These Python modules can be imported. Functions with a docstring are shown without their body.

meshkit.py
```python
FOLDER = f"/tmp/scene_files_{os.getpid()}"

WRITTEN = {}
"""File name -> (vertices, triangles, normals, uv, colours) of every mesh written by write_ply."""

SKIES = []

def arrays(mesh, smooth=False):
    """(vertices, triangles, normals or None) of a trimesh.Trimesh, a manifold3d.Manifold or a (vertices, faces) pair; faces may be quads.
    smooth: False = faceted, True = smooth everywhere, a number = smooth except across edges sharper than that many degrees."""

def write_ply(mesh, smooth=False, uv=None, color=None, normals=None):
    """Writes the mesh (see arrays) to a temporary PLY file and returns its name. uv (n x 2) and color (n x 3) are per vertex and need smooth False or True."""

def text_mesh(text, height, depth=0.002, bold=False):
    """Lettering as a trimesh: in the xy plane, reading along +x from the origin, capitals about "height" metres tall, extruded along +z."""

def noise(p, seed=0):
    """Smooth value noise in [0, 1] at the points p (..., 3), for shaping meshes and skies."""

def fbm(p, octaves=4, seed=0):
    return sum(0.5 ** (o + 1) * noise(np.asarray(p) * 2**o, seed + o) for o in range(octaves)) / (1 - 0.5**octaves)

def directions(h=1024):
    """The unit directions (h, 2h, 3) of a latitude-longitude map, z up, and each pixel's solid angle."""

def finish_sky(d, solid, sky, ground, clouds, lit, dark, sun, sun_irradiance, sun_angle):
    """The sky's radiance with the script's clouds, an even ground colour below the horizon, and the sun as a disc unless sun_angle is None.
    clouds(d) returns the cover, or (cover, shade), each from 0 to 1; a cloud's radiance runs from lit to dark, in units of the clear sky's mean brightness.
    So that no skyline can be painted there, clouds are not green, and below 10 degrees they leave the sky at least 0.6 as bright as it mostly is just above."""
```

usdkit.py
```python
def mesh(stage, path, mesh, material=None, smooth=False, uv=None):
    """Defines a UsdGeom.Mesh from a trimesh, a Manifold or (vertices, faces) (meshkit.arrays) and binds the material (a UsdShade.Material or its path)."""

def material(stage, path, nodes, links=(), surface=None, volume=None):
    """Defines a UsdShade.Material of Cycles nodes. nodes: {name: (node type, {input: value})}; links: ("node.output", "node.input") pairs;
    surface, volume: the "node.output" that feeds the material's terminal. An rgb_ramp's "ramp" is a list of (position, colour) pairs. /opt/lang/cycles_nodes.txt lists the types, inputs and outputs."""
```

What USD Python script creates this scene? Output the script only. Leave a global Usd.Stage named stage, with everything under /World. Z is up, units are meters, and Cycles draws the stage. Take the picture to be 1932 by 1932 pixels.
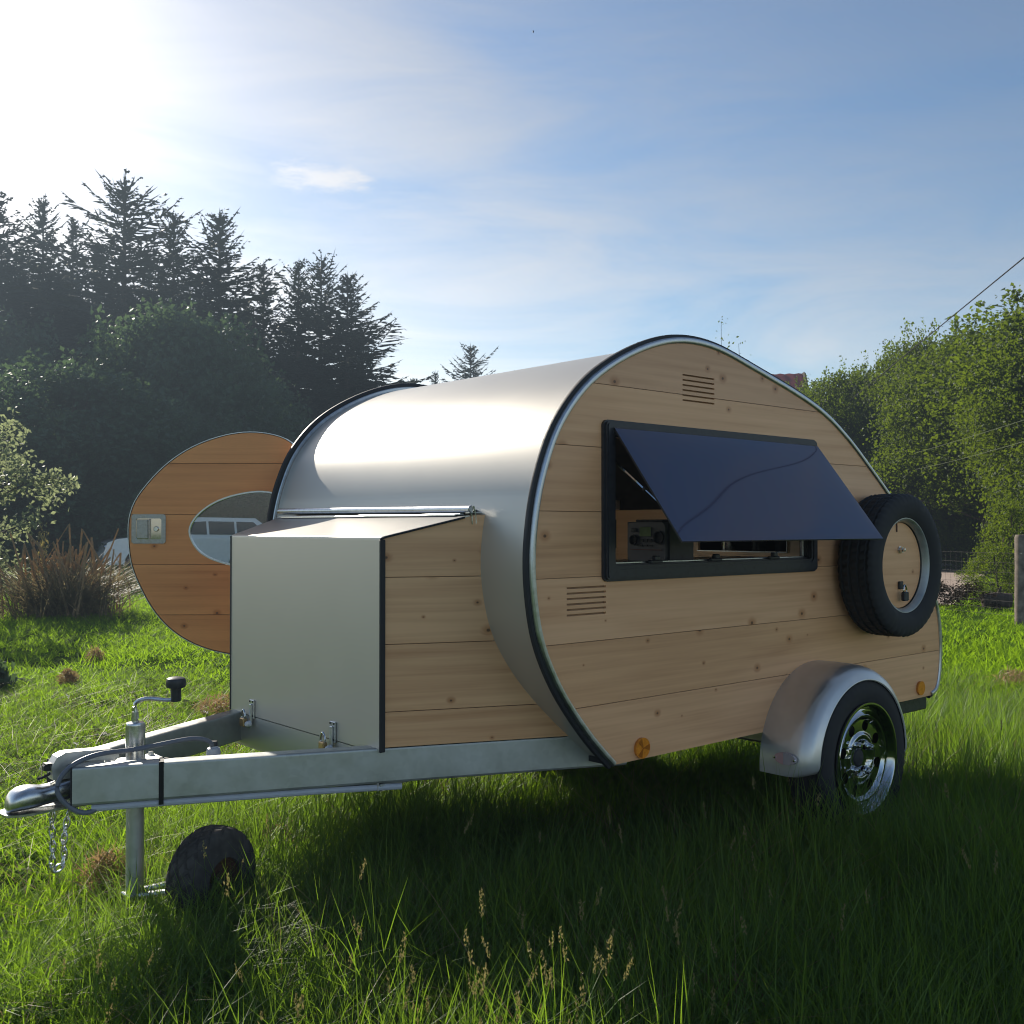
import math
import numpy as np
import trimesh
import shapely
import shapely.affinity
from shapely.geometry import Polygon, box as sbox, Point, LineString
from scipy.interpolate import CubicSpline
import usdkit
import meshkit
from pxr import Usd, UsdGeom, UsdLux, UsdShade, Sdf, Gf, Vt

stage = Usd.Stage.CreateInMemory()
UsdGeom.SetStageUpAxis(stage, UsdGeom.Tokens.z)
UsdGeom.SetStageMetersPerUnit(stage, 1.0)
UsdGeom.Xform.Define(stage, '/World')
UsdGeom.Scope.Define(stage, '/World/Looks')

# ------------------------------------------------------------------ camera
# x runs along the trailer to its rear, y to its far side, z up
CAM = np.array([-2.078, -2.3, 1.18])
YAW, PITCH = math.radians(48.9), math.radians(0.82)
Fv = np.array([math.cos(YAW) * math.cos(PITCH), math.sin(YAW) * math.cos(PITCH), math.sin(PITCH)])
Rv = np.array([math.sin(YAW), -math.cos(YAW), 0.0])
Uv = np.cross(Rv, Fv)
cam = UsdGeom.Camera.Define(stage, '/World/camera')
cm = np.eye(4); cm[0, :3], cm[1, :3], cm[2, :3], cm[3, :3] = Rv, Uv, -Fv, CAM
cam.AddTransformOp().Set(Gf.Matrix4d(cm.tolist()))
cam.CreateFocalLengthAttr(24.0)
cam.CreateHorizontalApertureAttr(24.0 / 1.01455)
cam.CreateVerticalApertureAttr(24.0 / 1.01455)
cam.CreateFStopAttr(9.0)
cam.CreateFocusDistanceAttr(3.6)
cam.CreateClippingRangeAttr(Gf.Vec2f(0.05, 3000))
cam.CreateExposureAttr(0.80)

# ------------------------------------------------------------------ sun and sky
SUN_AZ, SUN_EL = math.radians(83.0), math.radians(25.5)
S = np.array([math.cos(SUN_AZ) * math.cos(SUN_EL), math.sin(SUN_AZ) * math.cos(SUN_EL), math.sin(SUN_EL)])
sun = UsdLux.DistantLight.Define(stage, '/World/sun')
sx = np.cross([0, 0, 1.0], S); sx /= np.linalg.norm(sx)
sm = np.eye(4); sm[0, :3], sm[1, :3], sm[2, :3] = sx, np.cross(S, sx), S
sun.AddTransformOp().Set(Gf.Matrix4d(sm.tolist()))
sun.CreateIntensityAttr(1.2)
sun.CreateAngleAttr(0.5)
sun.CreateNormalizeAttr(True)
sun.CreateColorAttr(Gf.Vec3f(1.0, 0.92, 0.80))
sky = UsdLux.DomeLight.Define(stage, '/World/sky')
sky.GetPrim().SetCustomDataByKey('kind', 'structure')
CLOUD = Fv + Rv * (612 - 966) / 1960 + Uv * (966 - 334) / 1960
CLOUD = tuple(CLOUD / np.linalg.norm(CLOUD))
usdkit.material(stage, '/World/Looks/sky_air', {
    'sky': ('sky_texture', {'sky_type': 'single_scattering', 'sun_disc': False, 'sun_elevation': SUN_EL,
                            'sun_rotation': math.atan2(S[0], S[1]), 'aerosol_density': 0.62, 'air_density': 1.0, 'ozone_density': 2.0, 'altitude': 60.0}),
    'dir': ('texture_coordinate', {}),
    'map': ('mapping', {'mapping_type': 'point', 'rotation': (0.0, 0.12, 0.62), 'scale': (1.3, 1.9, 9.0)}),
    'n': ('noise_texture', {'scale': 1.7, 'detail': 7.0, 'roughness': 0.58, 'distortion': 0.5}),
    'map2': ('mapping', {'mapping_type': 'point', 'rotation': (0.0, 0.0, 0.3), 'scale': (1.0, 1.0, 2.2)}),
    'n2': ('noise_texture', {'scale': 1.1, 'detail': 2.0}),
    'r': ('map_range', {'from_min': 0.36, 'from_max': 0.76, 'to_min': 0.0, 'to_max': 1.0, 'clamp': True}),
    'r2': ('map_range', {'from_min': 0.35, 'from_max': 0.65, 'to_min': 0.15, 'to_max': 1.0, 'clamp': True}),
    'k': ('math', {'math_type': 'multiply'}),
    'k2': ('math', {'math_type': 'multiply', 'value2': 0.85}),
    'bw': ('rgb_to_bw', {}),
    'lit': ('mix', {'mix_type': 'multiply', 'fac': 1.0, 'color2': (1.45, 1.40, 1.36)}),
    'mx': ('mix', {'mix_type': 'mix'}),
    'sat': ('hsv', {'saturation': 1.10, 'value': 1.0}),
    'cdir': ('vector_math', {'math_type': 'subtract', 'vector2': CLOUD}), 'cmap': ('mapping', {'mapping_type': 'point', 'rotation': (0.0, 0.0, -YAW), 'scale': (1.0, 1.0, 1.0)}),
    'csc': ('vector_math', {'math_type': 'multiply', 'vector2': (6.0, 16.0, 62.0)}), 'clen': ('vector_math', {'math_type': 'length'}),
    'cn': ('noise_texture', {'scale': 26.0, 'detail': 5.0, 'roughness': 0.65}), 'cnm': ('mapping', {'mapping_type': 'point', 'scale': (1.0, 1.0, 4.0)}),
    'cj': ('math', {'math_type': 'multiply_add', 'value2': 1.5, 'value3': -0.75}), 'ca': ('math', {'math_type': 'add'}),
    'cr': ('map_range', {'range_type': 'smoothstep', 'from_min': 1.0, 'from_max': 0.15, 'to_min': 0.0, 'to_max': 0.75, 'clamp': True}),
    'cmax': ('math', {'math_type': 'maximum'}),
    'bg': ('background_shader', {'strength': 0.062}),
}, [('dir.generated', 'map.vector'), ('map.vector', 'n.vector'), ('n.fac', 'r.value'),
    ('dir.generated', 'map2.vector'), ('map2.vector', 'n2.vector'), ('n2.fac', 'r2.value'),
    ('r.result', 'k.value1'), ('r2.result', 'k.value2'), ('k.value', 'k2.value1'),
    ('sky.color', 'bw.color'), ('bw.val', 'lit.color1'), ('sky.color', 'sat.color'), ('sat.color', 'mx.color1'),
    ('dir.generated', 'cdir.vector1'), ('cdir.vector', 'cmap.vector'), ('cmap.vector', 'csc.vector1'), ('csc.vector', 'clen.vector1'), ('dir.generated', 'cnm.vector'), ('cnm.vector', 'cn.vector'),
    ('cn.fac', 'cj.value1'), ('cj.value', 'ca.value1'), ('clen.value', 'ca.value2'), ('ca.value', 'cr.value'), ('cr.result', 'cmax.value1'), ('k2.value', 'cmax.value2'), ('cmax.value', 'mx.fac'), ('lit.color', 'mx.color2'),
    ('mx.color', 'bg.color')], surface='bg.background')
UsdShade.MaterialBindingAPI.Apply(sky.GetPrim()).Bind(UsdShade.Material.Get(stage, '/World/Looks/sky_air'))

# ------------------------------------------------------------------ materials
LK = {}


def mat(name, nodes, links, surface):
    LK[name] = usdkit.material(stage, '/World/Looks/' + name, nodes, links, surface=surface)
    return LK[name]


def plain(name, color, rough=0.5, metal=0.0, vary=0.06, scale=30.0, spec=0.5, bump=0.0, bscale=200.0, coat=0.0, **kw):
    """A principled surface whose colour and gloss vary a little with noise."""
    c = np.array(color, float)
    nodes = {'g': ('geometry', {}), 'n': ('noise_texture', {'scale': scale, 'detail': 4.0, 'roughness': 0.6}),
             'r': ('rgb_ramp', {'ramp': [(0.25, tuple(c * (1 - 2.2 * vary))), (0.75, tuple(np.minimum(c * (1 + 2.2 * vary), 1)))]}),
             'rr': ('map_range', {'from_min': 0.3, 'from_max': 0.7, 'to_min': rough * 0.85, 'to_max': min(rough * 1.18, 1)}),
             'p': ('principled_bsdf', {'metallic': metal, 'specular_ior_level': spec, 'coat_weight': coat, **kw})}
    links = [('g.position', 'n.vector'), ('n.fac', 'r.fac'), ('r.color', 'p.base_color'), ('n.fac', 'rr.value'), ('rr.result', 'p.roughness')]
    if bump:
        nodes['bn'] = ('noise_texture', {'scale': bscale, 'detail': 3.0})
        nodes['b'] = ('bump', {'strength': bump, 'distance': 0.002})
        links += [('g.position', 'bn.vector'), ('bn.fac', 'b.height'), ('b.normal', 'p.normal')]
    return mat(name, nodes, links, 'p.BSDF')


def wood(name, rot, offset, light=(0.69, 0.395, 0.205), dark=(0.44, 0.205, 0.09), knots=0.58, rough=0.42):
    """Pale spruce boards: grain along the board, broad tone changes, dark knots."""
    nodes = {
        'g': ('geometry', {}),
        'rot': ('mapping', {'mapping_type': 'point', 'rotation': (0.0, 0.0, rot), 'location': (offset * 3.7, 0.0, offset * 1.31)}),
        'kx': ('separate_xyz', {}), 'k2': ('combine_xyz', {}), 'kv': ('mapping', {'mapping_type': 'point', 'scale': (6.0, 7.6, 0.0)}),
        'vo': ('voronoi_texture', {'dimensions': '2D', 'scale': 1.0, 'feature': 'f1', 'randomness': 1.0}),
        'sep': ('separate_color', {}),
        'gate': ('math', {'math_type': 'greater_than', 'value2': knots}),
        'size': ('math', {'math_type': 'multiply_add', 'value2': 0.050, 'value3': 0.010}),
        'rel': ('math', {'math_type': 'divide'}),
        'core': ('map_range', {'range_type': 'smoothstep', 'from_min': 1.0, 'from_max': 0.5, 'to_min': 0.0, 'to_max': 1.0, 'clamp': True}),
        'halo': ('map_range', {'range_type': 'smoothstep', 'from_min': 4.0, 'from_max': 0.8, 'to_min': 0.0, 'to_max': 1.0, 'clamp': True}),
        'coreg': ('math', {'math_type': 'multiply'}),
        'halog': ('math', {'math_type': 'multiply'}),
        'warp': ('math', {'math_type': 'multiply', 'value2': 0.018}),
        'wv': ('combine_xyz', {}),
        'add': ('vector_math', {'math_type': 'add'}),
        'gm': ('mapping', {'mapping_type': 'point', 'scale': (1.1, 0.0, 46.0)}),
        'gn': ('noise_texture', {'scale': 1.0, 'detail': 5.0, 'roughness': 0.62, 'distortion': 0.35}),
        'bm': ('mapping', {'mapping_type': 'point', 'scale': (0.9, 0.0, 7.0)}),
        'bn': ('noise_texture', {'scale': 1.0, 'detail': 2.0, 'roughness': 0.5, 'distortion': 0.8}),
        'mixf': ('math', {'math_type': 'multiply_add', 'value2': 0.55}),
        'half': ('math', {'math_type': 'multiply', 'value2': 0.5}),
        'ramp': ('rgb_ramp', {'ramp': [(0.30, dark), (0.47, tuple(0.35 * np.array(dark) + 0.65 * np.array(light))), (0.60, light), (0.8, tuple(1.12 * np.array(light)))]}),
        'hc': ('mix', {'mix_type': 'multiply', 'color2': (0.72, 0.60, 0.50)}),
        'kc': ('mix', {'mix_type': 'mix', 'color2': (0.13, 0.06, 0.028)}),
        'b': ('bump', {'strength': 0.12, 'distance': 0.002}),
        'p': ('principled_bsdf', {'roughness': rough, 'specular_ior_level': 0.4, 'coat_weight': 0.12, 'coat_roughness': 0.25}),
    }
    links = [('g.position', 'rot.vector'), ('rot.vector', 'kx.vector'), ('kx.x', 'k2.x'), ('kx.z', 'k2.y'), ('k2.vector', 'kv.vector'), ('kv.vector', 'vo.vector'), ('vo.color', 'sep.color'), ('sep.r', 'gate.value1'),
             ('sep.g', 'size.value1'), ('vo.distance', 'rel.value1'), ('size.value', 'rel.value2'), ('rel.value', 'core.value'), ('rel.value', 'halo.value'),
             ('core.result', 'coreg.value1'), ('gate.value', 'coreg.value2'), ('halo.result', 'halog.value1'), ('gate.value', 'halog.value2'),
             ('halog.value', 'warp.value1'), ('warp.value', 'wv.z'), ('rot.vector', 'add.vector1'), ('wv.vector', 'add.vector2'),
             ('add.vector', 'gm.vector'), ('gm.vector', 'gn.vector'), ('add.vector', 'bm.vector'), ('bm.vector', 'bn.vector'),
             ('bn.fac', 'half.value1'), ('gn.fac', 'mixf.value1'), ('half.value', 'mixf.value3'), ('mixf.value', 'ramp.fac'),
             ('halog.value', 'hc.fac'), ('ramp.color', 'hc.color1'), ('coreg.value', 'kc.fac'), ('hc.color', 'kc.color1'), ('kc.color', 'p.base_color'),
             ('gn.fac', 'b.height'), ('b.normal', 'p.normal')]
    return mat(name, nodes, links, 'p.BSDF')


LT, DK = np.array((0.71, 0.395, 0.21)), np.array((0.44, 0.205, 0.09))
SIDE = [wood('spruce_board_%d' % i, 0.0, 0.77 * i + 0.31, tuple(LT * a), tuple(DK * b), k) for i, (a, b, k) in enumerate([((1.0, 1.0, 1.0), 1.0, .72), ((.94, .92, .88), .95, .50), ((1.03, 1.04, 1.06), 1.15, .60), ((.97, .95, .93), .9, .40), ((1.0, .97, .94), 1.1, .55), ((1.05, 1.05, 1.02), 1.2, .80), ((.92, .90, .90), 1.0, .45), ((.99, 1.01, 1.03), 1.05, .66)])]
BOXW = [wood('box_board_%d' % i, math.atan(0.44), 1.9 + 0.67 * i) for i in range(3)]
DOORW = [wood('door_board_%d' % i, math.radians(-140), 4.2 + 0.9 * i, light=(0.70, 0.30, 0.105), dark=(0.48, 0.17, 0.055)) for i in range(3)]
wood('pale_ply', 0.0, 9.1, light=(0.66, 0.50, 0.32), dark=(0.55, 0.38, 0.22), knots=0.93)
wood('bulkhead_ply', 1.5708, 7.1, light=(0.66, 0.50, 0.33), dark=(0.52, 0.36, 0.22), knots=0.9)
# satin champagne aluminium: faint brushing and slow waves in the sheet
def satin(name, a, b, r0, r1):
    mat(name, {
        'g': ('geometry', {}), 'm': ('mapping', {'scale': (60.0, 1.5, 60.0)}), 'n': ('noise_texture', {'scale': 3.0, 'detail': 3.0}),
        'n2': ('noise_texture', {'scale': 5.0, 'detail': 5.0}), 'rr': ('map_range', {'from_min': 0.3, 'from_max': 0.7, 'to_min': r0, 'to_max': r1}),
        'c': ('rgb_ramp', {'ramp': [(0.3, a), (0.7, b)]}),
        'n3': ('noise_texture', {'scale': 0.9, 'detail': 0.5}), 'b': ('bump', {'strength': 0.03, 'distance': 0.02}), 'b2': ('bump', {'strength': 0.015, 'distance': 0.002}),
        'p': ('principled_bsdf', {'metallic': 0.70, 'specular_ior_level': 0.5})},
        [('g.position', 'm.vector'), ('m.vector', 'n.vector'), ('g.position', 'n2.vector'), ('n2.fac', 'rr.value'), ('rr.result', 'p.roughness'), ('n2.fac', 'c.fac'),
         ('c.color', 'p.base_color'), ('g.position', 'n3.vector'), ('n3.fac', 'b.height'), ('n.fac', 'b2.height'), ('b.normal', 'b2.normal'), ('b2.normal', 'p.normal')], 'p.BSDF')


satin('satin_aluminium', (0.475, 0.45, 0.40), (0.482, 0.457, 0.407), 0.385, 0.40)
satin('mudguard_metal', (0.58, 0.57, 0.56), (0.63, 0.62, 0.61), 0.26, 0.33)
mat('galvanised', {
    'g': ('geometry', {}), 'v': ('voronoi_texture', {'scale': 55.0}), 'n': ('noise_texture', {'scale': 9.0, 'detail': 6.0, 'roughness': 0.65}), 'bw': ('rgb_to_bw', {}),
    'mx': ('mix_float', {'fac': 0.14}), 'c': ('rgb_ramp', {'ramp': [(0.25, (0.33, 0.345, 0.335)), (0.55, (0.43, 0.445, 0.43)), (0.8, (0.50, 0.515, 0.50))]}),
    'rr': ('map_range', {'from_min': 0.3, 'from_max': 0.7, 'to_min': 0.36, 'to_max': 0.58}), 'b': ('bump', {'strength': 0.10, 'distance': 0.002}),
    'p': ('principled_bsdf', {'metallic': 0.85})},
    [('g.position', 'v.vector'), ('g.position', 'n.vector'), ('v.color', 'bw.color'), ('bw.val', 'mx.b'), ('n.fac', 'mx.a'), ('mx.result', 'c.fac'), ('c.color', 'p.base_color'),
     ('n.fac', 'rr.value'), ('rr.result', 'p.roughness'), ('n.fac', 'b.height'), ('b.normal', 'p.normal')], 'p.BSDF')
plain('trim_aluminium', (0.60, 0.62, 0.64), 0.30, 1.0, 0.02, 20)
plain('latch_metal', (0.36, 0.36, 0.37), 0.28, 1.0, 0.03, 40)
plain('zinc', (0.66, 0.67, 0.67), 0.24, 1.0, 0.04, 40, bump=0.05, bscale=60)
plain('cast_zinc', (0.58, 0.57, 0.54), 0.42, 0.9, 0.05, 60)
plain('chrome', (0.62, 0.63, 0.64), 0.05, 1.0, 0.01, 10)
plain('rubber', (0.012, 0.013, 0.016), 0.55, 0.0, 0.1, 60, spec=0.4)
plain('tyre_rubber', (0.017, 0.017, 0.019), 0.72, 0.0, 0.18, 25, spec=0.35, bump=0.15, bscale=150)
plain('dusty_rubber', (0.050, 0.046, 0.044), 0.8, 0.0, 0.2, 35, spec=0.3)
plain('black_plastic', (0.014, 0.015, 0.019), 0.36, 0.0, 0.06, 40)
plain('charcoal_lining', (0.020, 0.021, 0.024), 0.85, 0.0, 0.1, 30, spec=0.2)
plain('dark_groove', (0.28, 0.155, 0.08), 0.8, 0.0, 0.1, 30)
plain('grey_plastic', (0.075, 0.077, 0.088), 0.5, 0.0, 0.05, 40)
plain('grey_cable', (0.11, 0.12, 0.15), 0.42, 0.0, 0.05, 40)
plain('pale_grey_plastic', (0.36, 0.38, 0.43), 0.4, 0.0, 0.04, 40)
plain('white_plastic', (0.62, 0.62, 0.62), 0.4, 0.0, 0.03, 40)
plain('brass', (0.55, 0.36, 0.17), 0.35, 0.9, 0.06, 60)
plain('rust_orange', (0.055, 0.02, 0.010), 0.75, 0.0, 0.2, 50)
plain('screen_green', (0.20, 0.26, 0.12), 0.2, 0.0, 0.1, 30)
plain('maroon_print', (0.10, 0.03, 0.03), 0.6, 0.0, 0.05, 30)
plain('white_paint', (0.72, 0.73, 0.72), 0.22, 0.0, 0.02, 10, coat=0.6)
plain('car_glass', (0.02, 0.025, 0.03), 0.06, 0.0, 0.02, 10)
plain('grey_post', (0.16, 0.13, 0.11), 0.85, 0.0, 0.25, 14, spec=0.2, bump=0.5, bscale=60)
plain('bark', (0.065, 0.05, 0.04), 0.9, 0.0, 0.25, 10, spec=0.2, bump=0.6, bscale=25)
plain('red_tin', (0.30, 0.06, 0.045), 0.6, 0.0, 0.25, 3)
plain('house_wall', (0.22, 0.19, 0.17), 0.9, 0.0, 0.1, 4)
plain('wire', (0.02, 0.02, 0.022), 0.9, 0.0, 0.05, 20, spec=0.1)
plain('pale_wire', (0.10, 0.12, 0.07), 0.9, 0.0, 0.05, 20, spec=0.1)
plain('rusty_wire', (0.05, 0.042, 0.036), 0.8, 0.0, 0.1, 40)
plain('insect_black', (0.01, 0.01, 0.012), 0.4)
plain('clear_lens', (0.34, 0.30, 0.32), 0.15, 0.0, 0.03, 20)
plain('pink_lens', (0.44, 0.27, 0.27), 0.15, 0.0, 0.03, 20)
plain('amber', (0.60, 0.20, 0.02), 0.18, 0.0, 0.08, 90, coat=0.5)
plain('amber_dark', (0.30, 0.09, 0.01), 0.2, 0.0, 0.08, 90, coat=0.5)
mat('tinted_acrylic', {'fr': ('fresnel', {'IOR': 1.85}), 't': ('transparent_bsdf', {'color': (0.012, 0.013, 0.016)}), 'd': ('diffuse_bsdf', {'color': (0.022, 0.023, 0.046)}), 'a': ('add_closure', {}),
                       'gl': ('glossy_bsdf', {'color': (1.0, 0.95, 0.90), 'roughness': 0.04}),
                       'm': ('mix_closure', {})}, [('fr.fac', 'm.fac'), ('t.BSDF', 'a.closure1'), ('d.BSDF', 'a.closure2'), ('a.closure', 'm.closure1'), ('gl.BSDF', 'm.closure2')], 'm.closure')
mat('clear_acrylic', {'fr': ('fresnel', {'IOR': 1.49}), 't': ('transparent_bsdf', {'color': (0.86, 0.88, 0.89)}), 'gl': ('glossy_bsdf', {'color': (1.0, 1.0, 1.0), 'roughness': 0.05}),
                      'm': ('mix_closure', {})}, [('fr.fac', 'm.fac'), ('t.BSDF', 'm.closure1'), ('gl.BSDF', 'm.closure2')], 'm.closure')


def leafy(name, dark, light, trans, tmix=0.35, rough=0.5, spec=0.35, world=0.6, wscale=0.8):
    """Leaves or blades: a tone for every leaf, broad drifts of tone, light shining through."""
    d, l, t = np.array(dark), np.array(light), np.array(trans)
    return mat(name, {
        'g': ('geometry', {}), 'o': ('object_info', {}), 'n': ('noise_texture', {'scale': wscale, 'detail': 3.0}),
        'f': ('math', {'math_type': 'multiply_add', 'value2': 1 - world}), 'w': ('math', {'math_type': 'multiply', 'value2': world}),
        'c': ('rgb_ramp', {'ramp': [(0.12, tuple(d)), (0.5, tuple((d + l) / 2)), (0.88, tuple(l))]}),
        'tc': ('mix', {'mix_type': 'multiply', 'fac': 1.0}), 'tint': ('color', {'value': tuple(t)}),
        'p': ('principled_bsdf', {'roughness': rough, 'specular_ior_level': spec}), 'tr': ('translucent_bsdf', {}), 'gm': ('rgb_ramp', {'ramp': [(0.1, tuple(t * 0.6)), (0.9, tuple(t * 1.25))]}),
        'm': ('mix_closure', {'fac': tmix})},
        [('g.position', 'n.vector'), ('n.fac', 'w.value1'), ('g.random_per_island', 'f.value1'), ('w.value', 'f.value3'), ('f.value', 'c.fac'), ('c.color', 'p.base_color'),
         ('f.value', 'gm.fac'), ('gm.color', 'tr.color'), ('p.BSDF', 'm.closure1'), ('tr.BSDF', 'm.closure2')], 'm.closure')


leafy('grass_blade', (0.045, 0.110, 0.014), (0.110, 0.200, 0.018), (0.40, 0.66, 0.022), 0.56, rough=0.7, spec=0.10, wscale=1.3)
leafy('meadow_blade', (0.05, 0.10, 0.024), (0.115, 0.18, 0.05), (0.34, 0.57, 0.035), 0.43, rough=0.5, spec=0.32, wscale=1.1)
leafy('straw_stalk', (0.42, 0.30, 0.17), (0.66, 0.50, 0.31), (0.60, 0.42, 0.20), 0.4, rough=0.8, spec=0.1)
leafy('weed_leaf', (0.03, 0.075, 0.018), (0.07, 0.12, 0.03), (0.22, 0.36, 0.03), 0.35, rough=0.8, spec=0.05)
leafy('dry_blade', (0.26, 0.17, 0.09), (0.48, 0.35, 0.20), (0.46, 0.31, 0.14), 0.4)
leafy('seed_tan', (0.26, 0.23, 0.10), (0.44, 0.38, 0.18), (0.42, 0.36, 0.12), 0.35)
leafy('rush_leaf', (0.13, 0.115, 0.065), (0.30, 0.25, 0.15), (0.34, 0.27, 0.13), 0.42, spec=0.1)
leafy('spruce_needle', (0.012, 0.022, 0.014), (0.030, 0.045, 0.024), (0.03, 0.045, 0.015), 0.12, rough=0.6, wscale=0.3)
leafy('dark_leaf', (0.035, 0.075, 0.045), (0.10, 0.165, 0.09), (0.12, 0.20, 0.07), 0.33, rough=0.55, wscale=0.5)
leafy('birch_leaf', (0.022, 0.050, 0.008), (0.095, 0.140, 0.014), (0.22, 0.31, 0.014), 0.38, rough=0.6, spec=0.15, wscale=0.45)
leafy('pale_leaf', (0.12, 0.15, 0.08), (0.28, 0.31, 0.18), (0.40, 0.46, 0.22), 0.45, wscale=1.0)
leafy('brown_leaf', (0.014, 0.012, 0.008), (0.035, 0.026, 0.017), (0.05, 0.035, 0.015), 0.2, rough=0.9, spec=0.03, wscale=1.5)
leafy('petal', (0.75, 0.75, 0.72), (0.85, 0.85, 0.82), (0.6, 0.6, 0.55), 0.3)
mat('turf', {'g': ('geometry', {}), 'n': ('noise_texture', {'scale': 2.2, 'detail': 7.0, 'roughness': 0.65}), 'n2': ('noise_texture', {'scale': 0.25, 'detail': 3.0}),
             'mx': ('mix_float', {'fac': 0.45}), 'c': ('rgb_ramp', {'ramp': [(0.30, (0.022, 0.034, 0.010)), (0.5, (0.040, 0.070, 0.012)), (0.68, (0.060, 0.095, 0.015)), (0.85, (0.085, 0.090, 0.028))]}),
             'b': ('bump', {'strength': 0.6, 'distance': 0.05}), 'p': ('principled_bsdf', {'roughness': 1.0, 'specular_ior_level': 0.0})},
    [('g.position', 'n.vector'), ('g.position', 'n2.vector'), ('n.fac', 'mx.a'), ('n2.fac', 'mx.b'), ('mx.result', 'c.fac'), ('c.color', 'p.base_color'), ('n.fac', 'b.height'), ('b.normal', 'p.normal')], 'p.BSDF')
mat('gravel', {'g': ('geometry', {}), 'n': ('noise_texture', {'scale': 5.0, 'detail': 8.0, 'roughness': 0.7}),
               'c': ('rgb_ramp', {'ramp': [(0.3, (0.26, 0.20, 0.17)), (0.7, (0.40, 0.33, 0.29))]}), 'b': ('bump', {'strength': 0.5, 'distance': 0.02}),
               'p': ('principled_bsdf', {'roughness': 0.9, 'specular_ior_level': 0.2})},
    [('g.position', 'n.vector'), ('n.fac', 'c.fac'), ('c.color', 'p.base_color'), ('n.fac', 'b.height'), ('b.normal', 'p.normal')], 'p.BSDF')

# ------------------------------------------------------------------ prims
used = {}


def numbered(path):
    k = used.get(path, -1) + 1
    used[path] = k
    return path if k == 0 else '%s_%03d' % (path, k)


class T:
    """A thing, a part, or a sub-part: a prim and the point that its children's vertices are counted from."""
    def __init__(self, path, loc=(0, 0, 0)):
        self.path, self.loc = path, np.array(loc, float)

    @property
    def prim(self):
        return stage.GetPrimAtPath(self.path)


WORLD = T('/World')


def tag(t, label=None, cat=None, group=None, kind=None):
    for k, v in (('label', label), ('category', cat), ('group', group), ('kind', kind)):
        if v:
            t.prim.SetCustomDataByKey(k, v)
    return t


def thing(name, loc, label=None, cat=None, group=None, kind=None, parent=WORLD):
    path = numbered(parent.path + '/' + name)
    x = UsdGeom.Xform.Define(stage, path)
    x.AddTranslateOp().Set(Gf.Vec3d(*map(float, np.array(loc) - parent.loc)))
    return tag(T(path, loc), label, cat, group, kind)


def part(name, mesh, m, parent=WORLD, smooth=30, label=None, cat=None, group=None, kind=None):
    path = numbered(parent.path + '/' + name)
    if hasattr(mesh, 'vertices'):
        v, f = np.asarray(mesh.vertices), np.asarray(mesh.faces)
    else:
        v, f = np.asarray(mesh[0], float), np.asarray(mesh[1])
    if f.shape[1] == 4:
        f = np.vstack([f[:, [0, 1, 2]], f[:, [0, 2, 3]]])
    if smooth:
        usdkit.mesh(stage, path, trimesh.Trimesh(v - parent.loc, f, process=False), LK[m] if isinstance(m, str) else m, smooth=smooth)
    else:
        usdkit.mesh(stage, path, (v - parent.loc, f), LK[m] if isinstance(m, str) else m)
    return tag(T(path, parent.loc), label, cat, group, kind)


def cat_(meshes):
    vs, fs, n = [], [], 0
    for m in meshes:
        v, f = (np.asarray(m.vertices), np.asarray(m.faces)) if hasattr(m, 'vertices') else m
        f = np.asarray(f)
        if f.shape[1] == 4:
            f = np.vstack([f[:, [0, 1, 2]], f[:, [0, 2, 3]]])
        vs.append(v); fs.append(f + n); n += len(v)
    return np.vstack(vs), np.vstack(fs)


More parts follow.
